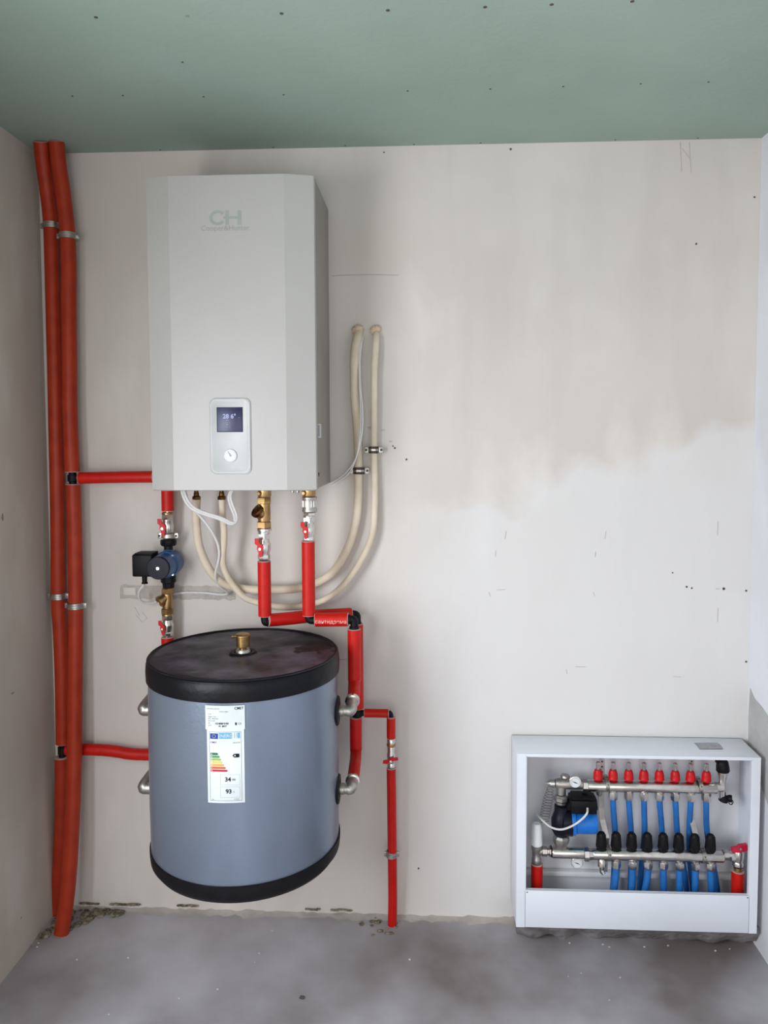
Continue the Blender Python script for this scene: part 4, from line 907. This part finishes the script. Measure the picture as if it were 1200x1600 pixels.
# ---- brackets
def bracket(pxa, label, sx):
    t = thing('bracket', label, 'bracket', at(pxa, 1370, -.05), 'steel manifold brackets')
    xx = pxx(pxa, 1228); yb = YM+.020
    P = [(xx+.000, yb, at(pxa, 1184, yb).z), (xx, yb, at(pxa, 1262, yb).z), (xx+.003*1, yb-.004, at(pxa, 1280, yb).z), (xx+.014, yb-.018, at(pxa, 1305, yb).z), (xx+.016, yb, at(pxa, 1320, yb).z), (xx+.014, yb, at(pxa, 1362, yb).z)]
    b = MB()
    for a, c in zip(P[:-1], P[1:]):
        w = .0085; a, c = Vector(a), Vector(c)
        b.add([a+Vector((-w, 0, 0)), a+Vector((w, 0, 0)), c+Vector((w, 0, 0)), c+Vector((-w, 0, 0)), a+Vector((-w, .002, 0)), a+Vector((w, .002, 0)), c+Vector((w, .002, 0)), c+Vector((-w, .002, 0))],
              [[0, 1, 2, 3], [7, 6, 5, 4], [0, 4, 5, 1], [1, 5, 6, 2], [2, 6, 7, 3], [3, 7, 4, 0]])
    st = link('strap', b, STEEL, t)
    for py in (1190, 1198, 1206, 1272):
        p = at(pxa, py, yb); link('slot', MB().box(xx-.003, xx+.003, yb-.0012, yb+.0005, p.z-.0028, p.z+.0028, .0008), DARK, st)
    for zc, dx in ((zU, sx[0]), (zL, sx[1])):
        x = pxx(dx, 1228); c = MB(); c.lathe((x-3.2*km, YM, zc), (1, 0, 0), [(9.2*km, 0), (10.2*km, .3*km), (10.2*km, 6.2*km), (9.2*km, 6.5*km)], 30, cap=False); c.box(x-3.2*km, x+3.2*km, YM-.004, YM+.026, zc-11.5*km, zc-10*km); c.box(x-3.2*km, x+3.2*km, YM+.012, YM+.026, zc-11*km, zc+11*km); cl = link('saddle_clamp', c, STEEL, t)
        for s in (-1, 1): link('screw', MB().lathe((x, YM-10.1*km*.9, zc+s*4*km), (0, -1, 0), [(.002, 0), (.002, .003)], 10), DARK, cl)
bracket(942.5, 'steel strap bracket holding the manifolds at their left end', (948, 952.5))
bracket(1083.5, 'steel strap bracket holding the manifolds at their right end', (1093, 1101))
# ---- blue heating tubes
names = ['first', 'second', 'third', 'fourth', 'fifth', 'sixth', 'last']
up = [(957.8, 958.5, 961, 960, 957), (982.3, 983.5, 986, 986, 985), (1006, 1006.5, 1007, 1003, 999), (1030.3, 1031.5, 1034.5, 1036, 1036), (1055, 1056, 1058.5, 1067, 1073), (1079.5, 1078.5, 1077, 1078.5, 1083), (1103.5, 1103.5, 1105, 1114, 1121)]
zf = cz0+.01
for i, q in enumerate(up):
    P = px_path([(q[0], 1246, YM), (q[1], 1265, YM+.004), (q[2], 1302, YM+.038), (q[3], 1349, YM+.046), (q[4], 1393, YM+.046), (q[4]-1, 1430, YM+.044)], 6)
    tag(link('heating_tube', MB().tube(P, 4.5*km, 18), PEX), 'blue tube dropping behind the black caps, %s in the upper row from the left' % names[i], 'tube', 'blue heating tubes on the upper manifold')
lo = [(962.7, 959), (988.3, 987), (1012.4, 1006.5), (1036.6, 1037), (1061.8, 1062), (1086.6, 1086), (1110.4, 1112)]
for i, (a0, a1) in enumerate(lo):
    P = px_path([(a0, 1354, YM), (a0-.2, 1366, YM), ((a0+a1)/2, 1382, YM-.001), (a1, 1400, YM-.001), (a1-.5, 1435, YM)], 6)
    tag(link('heating_tube', MB().tube(P, 5.2*km, 18), PEX), 'blue tube below the lower manifold, %s in the bottom row from the left' % names[i], 'tube', 'blue heating tubes under the lower manifold')
# ---- mixing group
t = thing('mixing_valve', 'cast nickel mixing elbow at the left end of the upper manifold', 'valve', at(874, 1255, YM))
b = MB(); hprof(b, 1224, YM, [(866, 4), (868, 7), (874, 8.4), (893, 8.6), (905, 8.2), (910, 8)], 28); xe_ = pxx(876.5, 1235)
b.tube(smooth([(xe_-.004, YM, zU+.006), (xe_, YM, zU), (xe_, YM, at(876, 1240, YM).z)], 5), 7.6*km, 24)
b.lathe((xe_, YM, at(876, 1256, YM).z), (0, 0, 1), [(8*km, 0), (8.6*km, 1*km), (8.6*km, 4*km), (11.5*km, 7*km), (11.5*km, 12*km), (8*km, 15*km)], 8); link('body', b, STEEL, t)
b = MB(); hprof(b, 1223.5, YM, [(852, 1.6), (855, 1.6), (855.5, 4.2), (858, 4.2), (858.5, 6), (866, 6.6), (867, 5)], 14); link('sensor_plug', b, CHROME, t)
b = MB(); b.lathe((pxx(884, 1216), YM+.012, at(884, 1222, YM).z), (0, 0, 1), [(7.5*km, 0), (7.5*km, 7*km), (6.5*km, 9*km)], 20); link('valve_top', b, STEEL, t)
def gauge(px, py, Y, label):
    p = at(px, py, Y); t = thing('thermometer', label, 'gauge', (p.x, Y, p.z-9*km), 'small round thermometers in the cabinet')
    link('housing', MB().lathe((p.x, Y+.012, p.z), (0, -1, 0), [(7*km, 0), (9*km, .004), (9.3*km, .015), (8.6*km, .016)], 30), CHROME, t)
    f = link('dial', MB().lathe((p.x, Y-.0038, p.z), (0, -1, 0), [(8.3*km, 0), (8.3*km, .0012)], 30), GAUGE, t)
    b = MB(); b.prism([(-5.5*km, 1.6*km), (0, .6*km), (5*km, -2.2*km), (0, -1.0*km)], (p.x, Y-.0056, p.z), (1, 0, 0), (0, 0, 1), .0006); link('needle', b, INK, f)
    b = MB()
    for i in range(13):
        a = math.radians(220-260*i/12); b.prism([(6.2*km, -.25*km), (7.4*km, -.25*km), (7.4*km, .25*km), (6.2*km, .25*km)], (p.x, Y-.0052, p.z), (math.cos(a), 0, math.sin(a)), (-math.sin(a), 0, math.cos(a)), .0004)
    link('scale_mark', b, INK, f)
gauge(898.5, 1221.5, YM-.026, 'round white thermometer on the upper manifold, beside the mixing elbow')
gauge(901.5, 1347.5, YM+.018, 'round white thermometer hanging below the lower manifold')
t = thing('mixing_pump', 'small pump with bright blue motor and black terminal box in the cabinet', 'pump', at(877, 1325, YM))
xp = pxx(877, 1290)
b = MB(); b.lathe((xp, YM, at(877, 1305, YM).z), (0, 0, 1), [(9*km, 0), (12*km, 3*km), (15.5*km, 10*km), (16*km, 26*km), (13*km, 34*km), (11*km, 40*km), (11*km, 49*km)], 24); b.lathe((xp-1*km, YM, at(877, 1284, YM).z), (1, -.1, 0), [(14*km, 0), (20*km, 4*km), (20.5*km, 14*km), (20.5*km, 18*km)], 32); link('pump_body', b, NAVY, t)
b = MB(); b.lathe((xp+15*km, YM-.004, at(897, 1283, YM).z), (1, -.06, .02), [(20*km, 0), (20.5*km, 2*km), (20.5*km, 6*km), (18*km, 7*km), (17.4*km, 30*km), (17*km, 36*km), (15*km, 40*km), (8*km, 41*km)], 32); link('motor', b, BLUEM, t)
pa, pb = at(888, 1241, YM-.014), at(931, 1266, YM-.014)
b = MB(); b.box(pa.x+.004, pb.x-.002, YM-.045, YM+.02, pb.z, pa.z-.008, .004); b.prism([(pa.x-.006, pb.z+.010), (pb.x+.002, pb.z+.012), (pb.x-.002, pa.z-.006), (pb.x-.016, pa.z-.002), (pa.x+.012, pa.z)], (0, YM-.012, 0), (1, 0, 0), (0, 0, 1), .05); link('terminal_box', b, BLK, t)
b = MB(); b.lathe((xp, YM, at(877, 1323, YM).z), (0, 0, 1), [(9*km, 0), (10*km, 3*km), (13*km, 9*km), (13*km, 16*km), (10.5*km, 19*km)], 8); link('union_nut', b, STEEL, t)
b = MB(); b.tube(px_path([(918, 1263, YM-.045), (917, 1271, YM-.062), (908, 1281, YM-.058), (893, 1291, YM-.060), (877, 1296, YM-.058), (862, 1293, YM-.045), (850, 1284, YM-.02), (839, 1273, YM+.02)], 7), 1.6*km, 10)
tag(link('pump_cable', b, CABLE), 'white cable sagging in a curve across the cabinet pump', 'cable')
# coiled capillary tube
P = []
c0, c1 = at(860, 1231, YM+.03), at(850, 1282, YM+.045); N = 12
for i in range(N*14+1):
    u = i/(N*14); a = 2*PI*i/14; c = c0.lerp(c1, u); rr_ = .0135*(.7+.5*min(u*3, 1)); P.append(c+Vector((math.cos(a)*rr_, math.sin(a)*.009, math.sin(a)*.003)))
P = [at(856, 1224, YM)]+P+[at(843, 1286, YM+.01)]
tag(link('capillary_coil', MB().tube(P, .0007, 6), mat('capillary_copper', (120, 112, 106), .5, .6)), 'thin coiled capillary tube between mixing elbow and white thermostatic head', 'tube')
# thermostatic head with its elbow valve
t = thing('thermostatic_valve', 'white ribbed thermostatic head on a nickel elbow valve', 'valve', at(839, 1349, YM))
xh = pxx(838.5, 1300); zb_ = at(838, 1321, YM).z
b = MB(); b.lathe((xh, YM, zb_), (0, 0, 1), [(7*km, 0), (8.6*km, 1.5*km), (9*km, 8*km), (8.8*km, 18*km), (7.8*km, 30*km), (7.2*km, 35*km), (6*km, 36.5*km), (3*km, 36.5*km), (2.6*km, 35.5*km)], 28)
for j in range(16):
    a = 2*PI*j/16; b.tube([(xh+math.cos(a)*8.6*km, YM+math.sin(a)*8.6*km, zb_+3*km), (xh+math.cos(a)*7.5*km, YM+math.sin(a)*7.5*km, zb_+30*km)], .7*km, 6)
link('thermostatic_head', b, WPL, t)
b = MB(); b.lathe((xh, YM, zb_-29*km), (0, 0, 1), [(6.5*km, 0), (7.6*km, 2*km), (7.6*km, 8*km), (6.4*km, 10*km), (7*km, 20*km), (8.4*km, 24*km), (8.4*km, 28*km), (6*km, 29*km)], 20); b.tube([(xh, YM, at(840, 1330, YM).z), (pxx(850, 1330), YM, at(840, 1330, YM).z)], 6*km, 18); link('valve_body', b, STEEL, t)
b = MB(); hprof(b, 1330, YM, [(846, 6), (847, 8), (854, 8), (855, 6.2), (857, 6.2), (858, 8), (860, 8), (861, 6)], 8); link('union_nut', b, CHROME, t)
link('seal_ring', MB().lathe((pxx(861), YM, at(861, 1330, YM).z), (1, 0, 0), [(7.5*km, 0), (9*km, .3*km), (9*km, 1.6*km), (7.5*km, 2*km)], 24), BLK, t)
